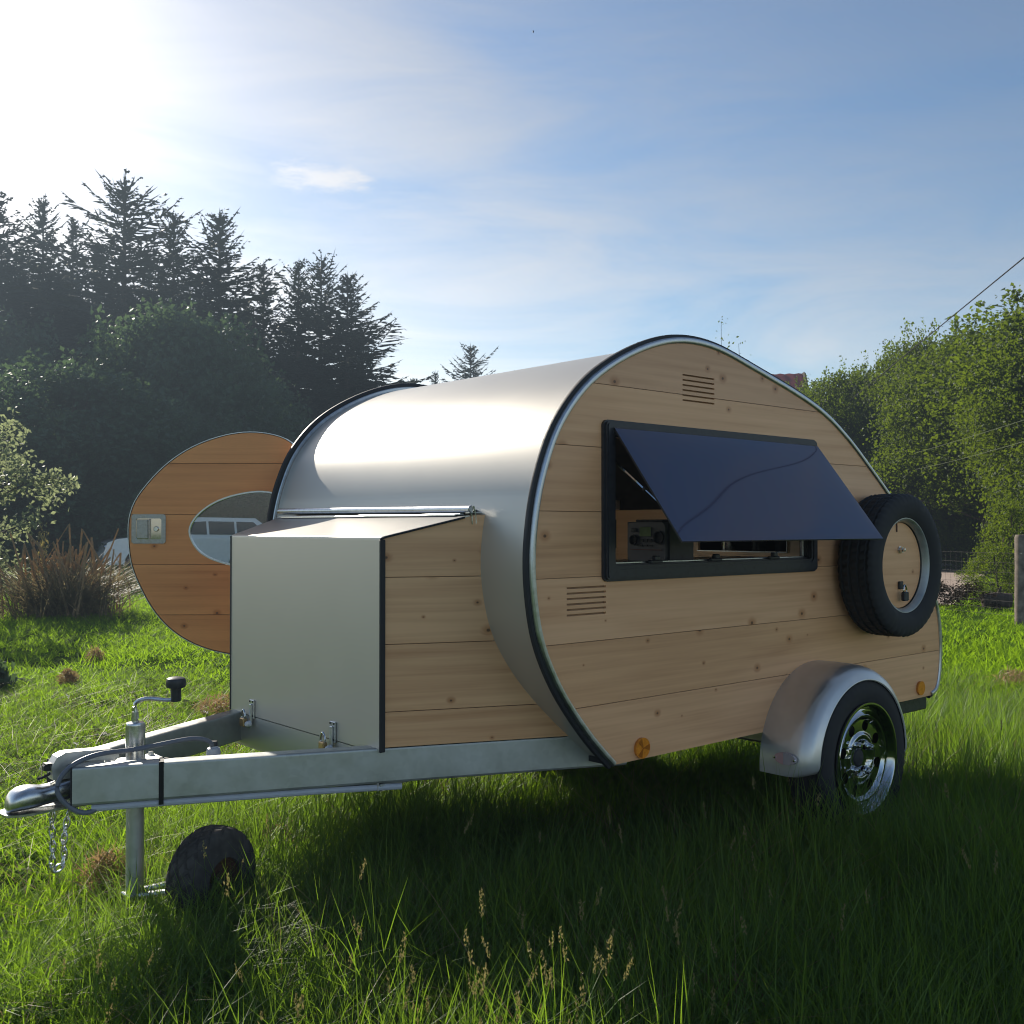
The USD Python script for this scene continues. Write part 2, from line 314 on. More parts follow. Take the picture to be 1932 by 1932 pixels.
def xf(m, fn):
    v, f = (np.asarray(m.vertices), np.asarray(m.faces)) if hasattr(m, 'vertices') else m
    return fn(np.asarray(v, float)), f


def flip(m):
    v, f = (np.asarray(m.vertices), np.asarray(m.faces)) if hasattr(m, 'vertices') else m
    return v, np.asarray(f)[:, ::-1]


def extrude(poly, y0, y1):
    """A plate whose outline lies in x, z; from y0 to y1."""
    out = []
    for g in getattr(poly, 'geoms', [poly]):
        if g.is_empty or g.area < 1e-6:
            continue
        m = trimesh.creation.extrude_polygon(g, abs(y1 - y0), engine='earcut')
        v = np.asarray(m.vertices)
        out.append((np.stack([v[:, 0], min(y0, y1) + v[:, 2], v[:, 1]], 1), np.asarray(m.faces)[:, ::-1]))
    return cat_(out)


def bar(lo, hi, r=0.0):
    """A box, its edges chamfered by r."""
    lo, hi = np.minimum(lo, hi).astype(float), np.maximum(lo, hi).astype(float)
    if r <= 0:
        m = trimesh.creation.box(hi - lo); m.apply_translation((lo + hi) / 2)
        return np.asarray(m.vertices), np.asarray(m.faces)
    pts = []
    for s in np.ndindex(2, 2, 2):
        c = np.where(s, hi, lo); d = np.where(s, -1, 1) * r
        for k in range(3):
            p = c + d; p[k] = c[k]; pts.append(p)
    h = trimesh.convex.convex_hull(np.array(pts))
    return np.asarray(h.vertices), np.asarray(h.faces)


def tube(points, radii, sides=10, caps=True):
    p = np.asarray(points, float)
    t = np.gradient(p, axis=0); t /= np.linalg.norm(t, axis=1, keepdims=True) + 1e-12
    ref = np.array([0, 0, 1.0]) if np.abs(t[:, 2]).mean() < 0.8 else np.array([1.0, 0, 0])
    a = np.cross(t, ref); a /= np.linalg.norm(a, axis=1, keepdims=True) + 1e-12
    b = np.cross(t, a); ang = np.arange(sides) * 2 * np.pi / sides
    r = np.broadcast_to(radii, (len(p),))
    v = (p[:, None] + r[:, None, None] * (np.cos(ang)[None, :, None] * a[:, None] + np.sin(ang)[None, :, None] * b[:, None])).reshape(-1, 3)
    i, j = np.meshgrid(np.arange(len(p) - 1), np.arange(sides), indexing='ij')
    q = np.stack([i * sides + j, i * sides + (j + 1) % sides, (i + 1) * sides + (j + 1) % sides, (i + 1) * sides + j], -1).reshape(-1, 4)
    f = np.vstack([q[:, [0, 1, 2]], q[:, [0, 2, 3]]])
    if caps:
        n = len(v); v = np.vstack([v, p[:1], p[-1:]]); last = (len(p) - 1) * sides
        k = np.arange(sides)
        f = np.vstack([f, np.stack([np.full(sides, n), (k + 1) % sides, k], 1), np.stack([np.full(sides, n + 1), last + k, last + (k + 1) % sides], 1)])
    return v, f[:, ::-1]


def curve(points, n=40):
    p = np.asarray(points, float)
    s = np.r_[0, np.cumsum(np.linalg.norm(np.diff(p, axis=0), axis=1))]
    return CubicSpline(s, p)(np.linspace(0, s[-1], n))


def lathe(profile, centre, n=64, axis='y'):
    """profile: (r, h) pairs, h along the axis, closed where r is 0."""
    pr = np.asarray(profile, float); a = np.arange(n) * 2 * np.pi / n
    ring = np.stack([np.outer(np.cos(a), pr[:, 0]), np.broadcast_to(pr[:, 1], (n, len(pr))), np.outer(np.sin(a), pr[:, 0])], -1)
    if axis == 'z':
        ring = ring[..., [0, 2, 1]]
    if axis == 'x':
        ring = ring[..., [1, 0, 2]]
    v = ring.reshape(-1, 3) + np.asarray(centre, float); k = len(pr)
    i, j = np.meshgrid(np.arange(n), np.arange(k - 1), indexing='ij')
    q = np.stack([i * k + j, ((i + 1) % n) * k + j, ((i + 1) % n) * k + j + 1, i * k + j + 1], -1).reshape(-1, 4)
    f = np.vstack([q[:, [0, 1, 2]], q[:, [0, 2, 3]]])
    m = trimesh.Trimesh(v, f, process=False)
    tri = m.area_faces > 1e-12
    m.update_faces(tri)
    m.merge_vertices()
    trimesh.repair.fix_normals(m)
    return m


def spin(n, a, c, axis=1):
    """Rotation about the y (or z) axis through c."""
    ca, sa = math.cos(a), math.sin(a)
    c = np.asarray(c, float)
    M = np.array([[ca, 0, sa], [0, 1, 0], [-sa, 0, ca]]) if axis == 1 else np.array([[ca, -sa, 0], [sa, ca, 0], [0, 0, 1]])
    return (n - c) @ M.T + c


# the body of the trailer was measured in its own unit; this brings it to metres in place
def B(v):
    return np.asarray(v, float) * 0.967 + np.array([-0.0686, -0.0759, 0.0389])


def Bm(m):
    return xf(m, B)


# ------------------------------------------------------------------ ground
def sheet(poly, z, m, name, **kw):
    out = trimesh.creation.extrude_polygon(poly, 0.02, engine='earcut')
    v = np.asarray(out.vertices).copy(); v[:, 2] += z - 0.02
    return part(name, (v, np.asarray(out.faces)), m, smooth=0, **kw)


part('ground', (np.array([[-150, -150, 0], [150, -150, 0], [150, 150, 0], [-150, 150, 0.0]]), np.array([[0, 1, 2], [0, 2, 3]])), 'turf', smooth=0, kind='structure',
     label='grassy field that the trailer stands on')
DRIVE = Polygon([(13.2, 5.15), (17.4, 6.75), (22, 8.7), (29.2, 11.6), (31.0, 14.2), (29.5, 17.5), (20, 12.5), (12.6, 9.0)])
sheet(DRIVE, 0.004, 'gravel', 'driveway', kind='structure', label='pinkish gravel driveway beyond the wire fence')

# ------------------------------------------------------------------ the teardrop trailer
cam_t = thing('teardrop_trailer', (1.15, 0.72, 0), 'small teardrop trailer with pale wooden sides, satin metal roof and open side window', 'trailer')
W = 1.6505
ol = np.array([(.354, .414), (.27, .492), (.19, .58), (.121, .669), (.072, .75), (.034, .836), (.011, .935), (0, 1.036), (0.001, 1.12), (.011, 1.208), (.030, 1.30), (.058, 1.385), (.098, 1.473), (.16, 1.56),
               (.244, 1.642), (.335, 1.703), (.443, 1.758), (.556, 1.801), (.673, 1.828), (.786, 1.8355), (.904, 1.826), (1.058, 1.792), (1.221, 1.751), (1.37, 1.712), (1.505, 1.671), (1.615, 1.628), (1.717, 1.575), (1.822, 1.511),
               (1.923, 1.441), (2.082, 1.327), (2.2, 1.228), (2.32, 1.106), (2.41, .99), (2.466, .90), (2.506, .82), (2.531, .729), (2.539, .63), (2.535, .56), (2.521, .49), (2.492, .435), (2.44, .416)])
s_ = np.r_[0, np.cumsum(np.linalg.norm(np.diff(ol, axis=0), axis=1))]
from scipy.interpolate import make_smoothing_spline
ss = np.linspace(0, s_[-1], 170)
path = np.stack([make_smoothing_spline(s_, ol[:, k], lam=2e-6)(ss) for k in (0, 1)], 1)
tg = np.gradient(path, axis=0); tg /= np.linalg.norm(tg, axis=1, keepdims=True)
nrm = np.stack([-tg[:, 1], tg[:, 0]], 1)          # points outwards (left of a clockwise run)
BODY = Polygon(path)


def sweep(section, sel=slice(None), mirror=False):
    """section: (outward, y) pairs swept along the body's outline."""
    sec = np.asarray(section, float); P, N = path[sel], nrm[sel]
    v = np.stack([P[:, None, 0] + N[:, None, 0] * sec[None, :, 0], np.broadcast_to(sec[None, :, 1], (len(P), len(sec))), P[:, None, 1] + N[:, None, 1] * sec[None, :, 0]], -1)
    if mirror:
        v[..., 1] = W - v[..., 1]
    n, k = v.shape[:2]; v = v.reshape(-1, 3)
    i, j = np.meshgrid(np.arange(n - 1), np.arange(k), indexing='ij')
    q = np.stack([i * k + j, i * k + (j + 1) % k, (i + 1) * k + (j + 1) % k, (i + 1) * k + j], -1).reshape(-1, 4)
    f = np.vstack([q[:, [0, 1, 2]], q[:, [0, 2, 3]]])
    m = trimesh.Trimesh(v, f, process=False)
    caps = [list(range(k)), list(range((n - 1) * k, n * k))]
    extra = [[c[0], c[a], c[a + 1]] for c in caps for a in range(1, k - 1)]
    m = trimesh.Trimesh(v, np.vstack([f, extra]), process=False)
    trimesh.repair.fix_normals(m)
    return m


for side, mir in (('near', False), ('far', True)):
    part('edge_trim', Bm(sweep([(0.0, 0.004), (-.001, -.004), (-.005, -.0075), (-.011, -.0085), (-.017, -.007), (-.021, -.003), (-.021, 0.004)], mirror=mir)), 'trim_aluminium', cam_t)
    part('rubber_edge', Bm(sweep([(-.002, .0045), (.004, .0045), (.010, .007), (.0115, .013), (.0105, .022), (.006, .027), (-.006, .0285), (-.012, .027), (-.012, .0045)], mirror=mir)), 'rubber', cam_t)
    part('edge_flange', Bm(sweep([(-.007, .0287), (-.006, .0287), (-.006, .032), (-.009, .034), (-.020, .034), (-.020, .0287)], mirror=mir)), 'trim_aluminium', cam_t)
# roof skin: a thin curved sheet between the two sides
zz = path[:, 1]
off = 0.020 + 0.0 * zz
sk = path - nrm * off[:, None]
skin_t = 0.004
so, si = sk, sk - nrm * skin_t
ny = 9
ys = np.linspace(.0365, W - .0365, ny)


def grid(rows):
    n, k = rows.shape[:2]
    i, j = np.meshgrid(np.arange(n - 1), np.arange(k - 1), indexing='ij')
    q = np.stack([i * k + j, i * k + j + 1, (i + 1) * k + j + 1, (i + 1) * k + j], -1).reshape(-1, 4)
    return rows.reshape(-1, 3), np.vstack([q[:, [0, 1, 2]], q[:, [0, 2, 3]]])


def skin_rows(c):
    return np.stack([np.repeat(c[:, None, 0], ny, 1), np.repeat(ys[None], len(c), 0), np.repeat(c[:, None, 1], ny, 1)], -1)


outer, inner = grid(skin_rows(so)), flip(grid(skin_rows(si)))
part('roof_skin', Bm(flip(outer)), 'satin_aluminium', cam_t, smooth=60)
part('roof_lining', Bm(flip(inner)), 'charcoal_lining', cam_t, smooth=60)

def pieces(g):
    return [p for p in getattr(g, 'geoms', [g]) if p.area > 2e-4]


# near side: boards, cut round the window, the vents and the outline
WIN = sbox(.305, 1.006, 1.508, 1.522)
HOLE = sbox(.318, 1.02, 1.495, 1.508)
vents = [sbox(.707, 1.703 - .0174 * k - .0022, .88, 1.703 - .0174 * k + .0022).buffer(.0008) for k in range(6)]
vents += [sbox(.153, .991 - .0168 * k - .0022, .325, .991 - .0168 * k + .0022).buffer(.0008) for k in range(6)]
cut = shapely.union_all([HOLE] + vents)
seams = [.414, .617, .8205, 1.023, 1.228, 1.433, 1.635, 1.86]
FACE = BODY.buffer(-.004)
near = thing('side_panel', B((1.2, 0, 1)), parent=cam_t)
for k in range(7):
    strip = FACE.intersection(sbox(-.1, seams[k] + .001, 2.7, seams[k + 1] - .001)).difference(cut)
    for i, p in enumerate(pieces(strip)):
        part('plank', Bm(extrude(p, 0.0, .009)), SIDE[(k + 3 * i) % 8], near, smooth=0)
part('backing', Bm(extrude(FACE.buffer(-.004).difference(HOLE), .0095, .0125)), 'dark_groove', near, smooth=0)
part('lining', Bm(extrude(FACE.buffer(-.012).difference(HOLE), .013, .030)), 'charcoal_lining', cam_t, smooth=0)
# far side: boards with the doorway left open
door_pts = np.array([(-.0, 1.10), (.004, 1.30), (.03, 1.46), (.082, 1.536), (.161, 1.568), (.261, 1.577), (.395, 1.553), (.512, 1.503), (.61, 1.432), (.686, 1.35), (.733, 1.279), (.754, 1.205), (.755, 1.127), (.741, 1.022), (.707, .934),
                     (.655, .84), (.578, .753), (.473, .688), (.339, .650), (.21, .645), (.10, .68), (.035, .78), (.006, .92)])
dcl = np.vstack([door_pts, door_pts[:1]])
sd = np.r_[0, np.cumsum(np.linalg.norm(np.diff(dcl, axis=0), axis=1))]
dcurve = CubicSpline(sd, dcl, bc_type='periodic')(np.linspace(0, sd[-1], 110)[:-1])
DOOR = Polygon(dcurve)
# doorway in the body's own unit (the door folds back on the hinge at x = 0.226)
dw = shapely.affinity.translate(DOOR, .15, 0)
dw = Polygon((np.array(dw.exterior.coords) - np.array([-.0686, .0389])) / .967)
far = thing('side_panel', B((1.2, W, 1)), parent=cam_t)
for k in range(7):
    strip = FACE.intersection(sbox(-.1, seams[k] + .0016, 2.7, seams[k + 1] - .0016)).difference(dw.buffer(.006))
    for p in pieces(strip):
        part('plank', Bm(extrude(p, W - .009, W)), SIDE[(k + 3) % 7], far, smooth=0)
part('backing', Bm(extrude(FACE.buffer(-.004).difference(dw), W - .0125, W - .0095)), 'dark_groove', far, smooth=0)
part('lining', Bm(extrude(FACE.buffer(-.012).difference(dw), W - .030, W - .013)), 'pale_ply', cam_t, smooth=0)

# window: frame, sill line, catches, struts, pane held open
win = thing('side_window', B((.9, 0, 1.26)), parent=cam_t)


def rrect(x0, z0, x1, z1, r):
    return sbox(x0 + r, z0 + r, x1 - r, z1 - r).buffer(r, quad_segs=6)


fo, fi = rrect(.305, 1.006, 1.508, 1.522, .02), rrect(.352, 1.056, 1.461, 1.474, .012)
fm = cat_([extrude(fo.difference(fi), -.010, .0), extrude(fo.buffer(-.006).difference(fi), -.018, -.010), extrude(fo.buffer(-.012).difference(fi.buffer(.012)), -.022, -.018)])
part('frame', Bm(fm), 'black_plastic', win, smooth=30)
part('frame_channel', Bm(extrude(rrect(.343, 1.046, 1.470, 1.483, .01).difference(rrect(.356, 1.060, 1.457, 1.470, .01)), .0, .034)), 'black_plastic', win)
part('sill_strip', Bm(cat_([bar((.358, .010, 1.0605), (1.455, .022, 1.066), .001), bar((1.444, .010, 1.0665), (1.452, .022, 1.466), .001)])), 'trim_aluminium', win)
for cx in (.56, .88, 1.23):
    part('catch', Bm(cat_([bar((cx - .030, -.012, 1.0585), (cx + .030, .006, 1.070), .003), bar((cx - .012, -.016, 1.068), (cx + .012, .004, 1.084), .003)])), 'black_plastic', win)
part('hinge_rail', Bm(cat_([tube([(.335, -.026, 1.490), (1.486, -.026, 1.490)], .0065, 10), bar((.335, -.024, 1.476), (1.486, -.0185, 1.486), .001)])), 'black_plastic', win)
top0, bot0 = np.array([-.031, 1.494]), np.array([-.305, 1.137])
nu, nv = 49, 25
uu, vv = np.meshgrid(np.linspace(0, 1, nu), np.linspace(0, 1, nv), indexing='ij')
dy, dz = bot0 - top0
ln = math.hypot(dy, dz)
on = np.array([dz, -dy]) / ln * -1
on = on if on[0] < 0 else -on                       # outer normal, away from the body
bul = .006 * np.sin(np.pi * np.clip(uu, 0, 1)) ** .6 * np.sin(np.pi * vv) ** .7 + .0018 * np.sin(2 * np.pi * (vv * 1.0 + .1)) * np.sin(np.pi * uu)
X = .335 + 1.151 * uu
Yp, Zp = top0[0] + dy * vv + on[0] * bul, top0[1] + dz * vv + on[1] * bul
oute = np.stack([X, Yp, Zp], -1)
inne = np.stack([X, Yp - on[0] * .006, Zp - on[1] * .006], -1)
pane = trimesh.Trimesh(*cat_([grid(oute), flip(grid(inne))]), process=False)
edge = []
for a, b in ((oute[0], inne[0]), (oute[-1], inne[-1]), (oute[:, 0], inne[:, 0]), (oute[:, -1], inne[:, -1])):
    edge.append(grid(np.stack([a, b], 1)))
part('pane', Bm((pane.vertices, pane.faces)), 'tinted_acrylic', win, smooth=50)
part('pane_edge', Bm(cat_(edge)), 'black_plastic', win, smooth=0)
for sx_ in (.375, 1.445):
    a, b = np.array([sx_, .018, 1.40]), np.array([sx_ + .002, -.205, 1.235])
    st = part('strut', Bm(cat_([tube([a, a + (b - a) * .62], .0065, 8), tube([a + (b - a) * .60, b], .004, 8)])), 'chrome', win)
    part('strut_end', Bm(cat_([tube([a + (b - a) * .60, a + (b - a) * .635], .008, 8), tube([b, b + (b - a) * .02], .008, 8)])), 'black_plastic', win)

# inside
part('floor_board', Bm(bar((.35, .03, .45), (2.3, W - .03, .47))), 'pale_ply', cam_t, smooth=0)
bulk = Polygon([(.03, .47), (1.56, .47), (1.56, 1.26), (.03, 1.26)]).difference(sbox(.19, 1.077, .652, 1.20)).difference(sbox(1.15, 1.075, 1.36, 1.215))
bm_ = extrude(bulk, 0, .016)
inside = thing('galley_bulkhead', (1.6, .7, .9), parent=cam_t)
bm_ = xf(bm_, lambda v: np.stack([1.6 + v[:, 1], np.maximum(v[:, 0], -.03), v[:, 2]], 1))
part('board', bm_, 'bulkhead_ply', inside, smooth=0)
part('shelf_lip', cat_([bar((1.592, .188, 1.0725), (1.5995, .652, 1.0765)), bar((1.592, .184, 1.0725), (1.5995, .1875, 1.20))]), 'trim_aluminium', inside, smooth=0)
_sk = B(np.stack([si[:, 0], np.zeros(len(si)), si[:, 1]], 1))[30:130]
z_in = lambda x: float(np.interp(x, _sk[:, 0], _sk[:, 2])) - .006
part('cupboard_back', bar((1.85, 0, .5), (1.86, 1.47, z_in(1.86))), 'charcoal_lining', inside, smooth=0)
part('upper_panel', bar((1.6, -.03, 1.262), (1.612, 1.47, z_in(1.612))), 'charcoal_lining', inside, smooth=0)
part('cupboard_shelf', bar((1.617, -.02, 1.058), (1.849, 1.46, 1.070)), 'pale_ply', inside, smooth=0)
part('window_shelf', bar((.30, -.03, 1.036), (1.55, .42, 1.056)), 'pale_ply', cam_t, smooth=0)
part('light_box', bar((1.545, 1.12, 1.262), (1.598, 1.25, 1.31), .004), 'pale_grey_plastic', inside)

# open door on the far side
HX, HY, DA = .15, 1.545, math.radians(140)
dd, dn = np.array([math.cos(DA), math.sin(DA)]), np.array([-math.sin(DA), math.cos(DA)])


def D3(v):
    """Door plane (along, thickness outwards, z) into the world."""
    v = np.asarray(v, float)
    return np.stack([HX + dd[0] * v[:, 0] + dn[0] * v[:, 1], HY + dd[1] * v[:, 0] + dn[1] * v[:, 1], v[:, 2]], 1)


door = thing('door', (HX, HY, 1.1), parent=cam_t)
wp = np.array([(.184, 1.33), (.277, 1.324), (.366, 1.30), (.441, 1.259), (.493, 1.203), (.506, 1.168), (.498, 1.127), (.468, 1.08), (.422, 1.048), (.334, 1.019), (.22, 1.0), (.13, 1.01), (.085, 1.06), (.075, 1.15), (.09, 1.25), (.125, 1.31)])
wcl = np.vstack([wp, wp[:1]]); sw = np.r_[0, np.cumsum(np.linalg.norm(np.diff(wcl, axis=0), axis=1))]
DWIN = Polygon(CubicSpline(sw, wcl, bc_type='periodic')(np.linspace(0, sw[-1], 70)[:-1]))
dseams = [.4, .812, 1.022, 1.232, 1.446, 1.7]
for k in range(5):
    strip = DOOR.buffer(-.003).intersection(sbox(-.1, dseams[k] + .0012, 1.0, dseams[k + 1] - .0012)).difference(DWIN)
    for p in pieces(strip):
        part('plank', xf(extrude(p, -.008, 0), D3), DOORW[k % 3], door, smooth=0)
part('core', xf(extrude(DOOR.buffer(-.001).difference(DWIN.buffer(.002)), -.030, -.0085), D3), 'dark_groove', door, smooth=0)
part('inner_skin', xf(extrude(DOOR.difference(DWIN.buffer(.001)), -.034, -.0305), D3), 'pale_ply', door, smooth=0)
part('edge_band', xf(extrude(DOOR.buffer(.003).difference(DOOR), -.034, .002), D3), 'trim_aluminium', door, smooth=40)
part('pane', xf(extrude(DWIN.buffer(-.001), -.018, -.013), D3), 'clear_acrylic', door, smooth=0)
part('pane_rim', xf(extrude(DWIN.difference(DWIN.buffer(-.006)), -.0125, .002), D3), 'trim_aluminium', door, smooth=40)
lx0, lx1, lz0, lz1 = .600, .742, 1.110, 1.233
part('latch_plate', xf(extrude(rrect(lx0, lz0, lx1, lz1, .012).difference(rrect(lx0 + .018, lz0 + .018, lx1 - .018, lz1 - .018, .008)), .0005, .0055), D3), 'latch_metal', door)
part('latch_dish', xf(bar((lx0 + .016, -.0005, lz0 + .016), (lx1 - .016, .0012, lz1 - .016)), D3), 'chrome', door, smooth=0)
part('latch_paddle', xf(cat_([bar((lx0 + .074, .0015, lz0 + .022), (lx1 - .022, .006, lz1 - .022), .0015), bar((lx0 + .064, .0015, lz0 + .02), (lx0 + .070, .010, lz1 - .02), .001)]), D3), 'latch_metal', door)
part('latch_lock', xf(lathe([(0, .0075), (.009, .0075), (.011, .005), (.011, .0015)], (lx0 + .040, 0, (lz0 + lz1) / 2), 20), D3), 'zinc', door)

# front box over the drawbar, narrower towards the hitch
fb = thing('front_box', (-.1, .78, .51), parent=cam_t)
near_y = lambda x: .297 - .44 * (x + .335)
far_y = lambda x: 1.265 + .44 * (x + .335)
SKC = B(np.stack([so[:, 0], np.zeros(len(so)), so[:, 1]], 1))[:, [0, 2]]
wood_edge = [(-.062, 1.2185), (-.063, 1.12), (-.060, 1.03), (-.045, .924), (.002, .804), (.069, .676), (.122, .603), (.186, .522)]
bpoly = Polygon([(-.333, .522), (-.333, 1.146)] + wood_edge)
bpoly = Polygon([(-.333, .522), (-.333, 1.146), (-.062, 1.2175), (.10, 1.2175), (.45, .522)]).difference(Polygon(SKC).buffer(-.008))
bpoly = max(getattr(bpoly, 'geoms', [bpoly]), key=lambda g: g.area)
bs = [.50, .627, .8285, 1.029, 1.24]
for k in range(4):
    strip = bpoly.intersection(sbox(-.4, bs[k] + .0012, .5, bs[k + 1] - .0012))
    e = extrude(strip, 0, .012)
    part('plank', xf(e, lambda v: np.stack([v[:, 0], near_y(v[:, 0]) + v[:, 1], v[:, 2]], 1)), BOXW[k % 3], fb, smooth=0)
    part('plank', xf(flip(e), lambda v: np.stack([v[:, 0], far_y(v[:, 0]) - v[:, 1], v[:, 2]], 1)), BOXW[(k + 1) % 3], fb, smooth=0)
e = extrude(bpoly.buffer(-.003), .0125, .0165)
part('backing', cat_([xf(e, lambda v: np.stack([v[:, 0], near_y(v[:, 0]) + v[:, 1], v[:, 2]], 1)), xf(flip(e), lambda v: np.stack([v[:, 0], far_y(v[:, 0]) - v[:, 1], v[:, 2]], 1))]), 'dark_groove', fb, smooth=0)
# lid: one folded sheet, front and top
fold = [(-.338, .5075), (-.338, 1.140), (-.3365, 1.1475), (-.330, 1.1515), (-.322, 1.1535), (-.085, 1.216)]
fold_in = [(x + (.004 if z < 1.145 else .0015), z - (.004 if z > 1.142 else 0)) for x, z in fold]
rows = []
for (x, z), g in [(p, 0) for p in fold] + [(p, 1) for p in fold_in[::-1]] + [(fold[0], 0)]:
    rows.append([(x, near_y(max(x, -.335)) - .004, z), (x, (near_y(x) + far_y(x)) / 2, z), (x, far_y(max(x, -.335)) + .004, z)])
lid = trimesh.Trimesh(*grid(np.array(rows)), process=False)
v_, f_ = np.asarray(lid.vertices), np.asarray(lid.faces)
endf = []
nL = len(fold)
for col in (0, 2):
    for a in range(nL - 1):
        o0, o1, i1, i0 = a * 3 + col, (a + 1) * 3 + col, (2 * nL - 2 - a) * 3 + col, (2 * nL - 1 - a) * 3 + col
        endf += [[o0, o1, i1], [o0, i1, i0]]
lid = trimesh.Trimesh(v_, np.vstack([f_, endf]), process=False); trimesh.repair.fix_normals(lid)
part('lid', lid, 'satin_aluminium', fb, smooth=35)
part('lower_panel', bar((-.337, .305, .392), (-.333, 1.262, .5045)), 'satin_aluminium', fb, smooth=0)
for fn, sg in ((near_y, -1), (far_y, 1)):
    q = []
    for x, z in [(-.340, .509), (-.340, 1.1435), (-.322, 1.1508), (-.1, 1.2098)]:
        q.append((x, fn(max(x, -.335)) + sg * .0065, z - .001))
    part('rubber_seal', cat_([bar((-.3405, q[0][1] - .0045, .5085), (-.322, q[0][1] + .0045, 1.142), .002), tube(q[1:], .0035, 6)]), 'rubber', fb)
ra, rb = near_y(-.08) - .002, far_y(-.08) + .002
part('hinge_rail', cat_([tube([(-.08, ra, 1.2345), (-.08, rb, 1.2405)], .0115, 14), bar((-.098, ra + .03, 1.2165), (-.082, rb - .02, 1.2215), .001)]), 'trim_aluminium', fb)
part('hinge_lip', cat_([bar((-.104, ra + .05, 1.2135), (-.0985, rb - .05, 1.2185), .001), bar((-.085, ra, 1.222), (.02, ra + .02, 1.2255)), tube(curve([(-.081, ra - .004, 1.246), (-.092, ra - .004, 1.232), (-.082, ra - .004, 1.222), (-.078, ra - .004, 1.20), (-.076, ra - .004, 1.188)], 14), .0022, 6), tube(curve([(-.072, ra - .004, 1.244), (-.066, ra - .004, 1.225), (-.062, ra - .004, 1.19)], 8), .0022, 6)]), 'zinc', fb)
part('weather_strip', grid(np.array([[(-.084, ra + .02, 1.226), (-.084, rb - .02, 1.232)], [(-.02, ra + .03, 1.236), (-.02, rb - .03, 1.242)], [(-.02, ra + .03, 1.232), (-.02, rb - .03, 1.238)], [(-.084, ra + .02, 1.222), (-.084, rb - .02, 1.228)]])), 'rubber', fb, smooth=0)
for hy in (1.097, .553):
    part('hasp', cat_([bar((-.3450, hy - .019, .500), (-.3385, hy + .013, .566), .002), bar((-.352, hy - .012, .472), (-.3445, hy + .004, .552), .002), tube([(-.352, hy - .004, .492), (-.366, hy - .006, .478), (-.352, hy - .006, .470)], .0045, 8)]), 'trim_aluminium', fb)
    part('hasp_screw', cat_([xf(bar((-.347, -.003, -.003), (-.344, .003, .003), .001), lambda v, a=a, b=b: v + [0, hy + a, b]) for a, b in ((-.014, .560), (.009, .560), (-.014, .510), (.009, .510))]), 'rubber', fb, smooth=0)
    part('hasp_knob', lathe([(0, -.372), (.007, -.371), (.010, -.365), (.009, -.352), (0, -.351)], (0, hy - .010, .484), 14, 'x'), 'white_plastic', fb)
    part('padlock', bar((-.368, hy + .012, .470), (-.352, hy + .044, .500), .003), 'brass', fb)
    part('padlock_shackle', tube(curve([(-.360, hy + .018, .498), (-.360, hy + .018, .518), (-.360, hy + .028, .529), (-.360, hy + .038, .518), (-.360, hy + .038, .498)], 18), .0035, 8), 'chrome', fb)

# drawbar
CY = .722
db = thing('drawbar', (-.6, CY, .414), parent=cam_t)
sl = -.437
un = np.array([sl, -1.0]) / math.hypot(sl, 1)       # outward normal of the near beam, in x, y


def far_beam(v):
    # the far beam: from the hitch to the far corner of the box
    o = (v[:, 0] + 1.11)
    d = v[:, 1] - (.64 + sl * o)
    return np.stack([v[:, 0], .846 + .534 * o - d * 1.04, v[:, 2] - .009], 1)


def beam(mirror):
    x0, x1, w, t = -1.11, .40, .060, .006
    z0, z1, r = .414, .520, .008
    sec = [(0, z0 + r), (0, z1 - r), (-.0025, z1 - .0025), (-r, z1), (-w + r, z1), (-w + .0025, z1 - .0025), (-w, z1 - r), (-w, z0 + r), (-w + .0025, z0 + .0025), (-w + r, z0), (-r, z0), (-.0025, z0 + .0025)]
    rows = []
    for x in np.linspace(x0, x1, 24):
        y = .64 + sl * (x + 1.11)
        rows.append([(x + un[0] * o, y + un[1] * o, z) for o, z in sec + sec[:1]])
    v, f = grid(np.array(rows))
    n = len(sec)
    v = np.vstack([v, v[:n].mean(0), v[-n - 1:-1].mean(0)])
    c0 = len(v) - 2; last = len(v) - 2 - (n + 1)
    f = np.vstack([f, [[c0, k, k + 1] for k in range(n)], [[c0 + 1, last + k + 1, last + k] for k in range(n)]])
    if mirror:
        v = far_beam(v)
    m = trimesh.Trimesh(v, f, process=False); trimesh.repair.fix_normals(m)
    return m


for mir in (False, True):
    part('beam', beam(mir), 'galvanised', db, smooth=40)
    c = np.array([-1.11, .64, .467]) + np.r_[un * -.03, 0]
    cap = bar((-.004, -.0305, -.0535), (0.0, .0305, .0535), .001)
    def place(v, m=mir):
        ca, sa = 1 / math.hypot(sl, 1), sl / math.hypot(sl, 1)
        o = np.stack([v[:, 0] * ca - v[:, 1] * sa, v[:, 0] * sa + v[:, 1] * ca, v[:, 2]], 1) + c - [.0005, 0, 0]
        return far_beam(o) if m else o
    part('end_cap', xf(cap, place) if not mir else flip(xf(cap, place)), 'rubber', db, smooth=0)


def on_beam(x, o, z):
    return np.array([x, .64 + sl * (x + 1.11), z]) + np.r_[un * o, 0]


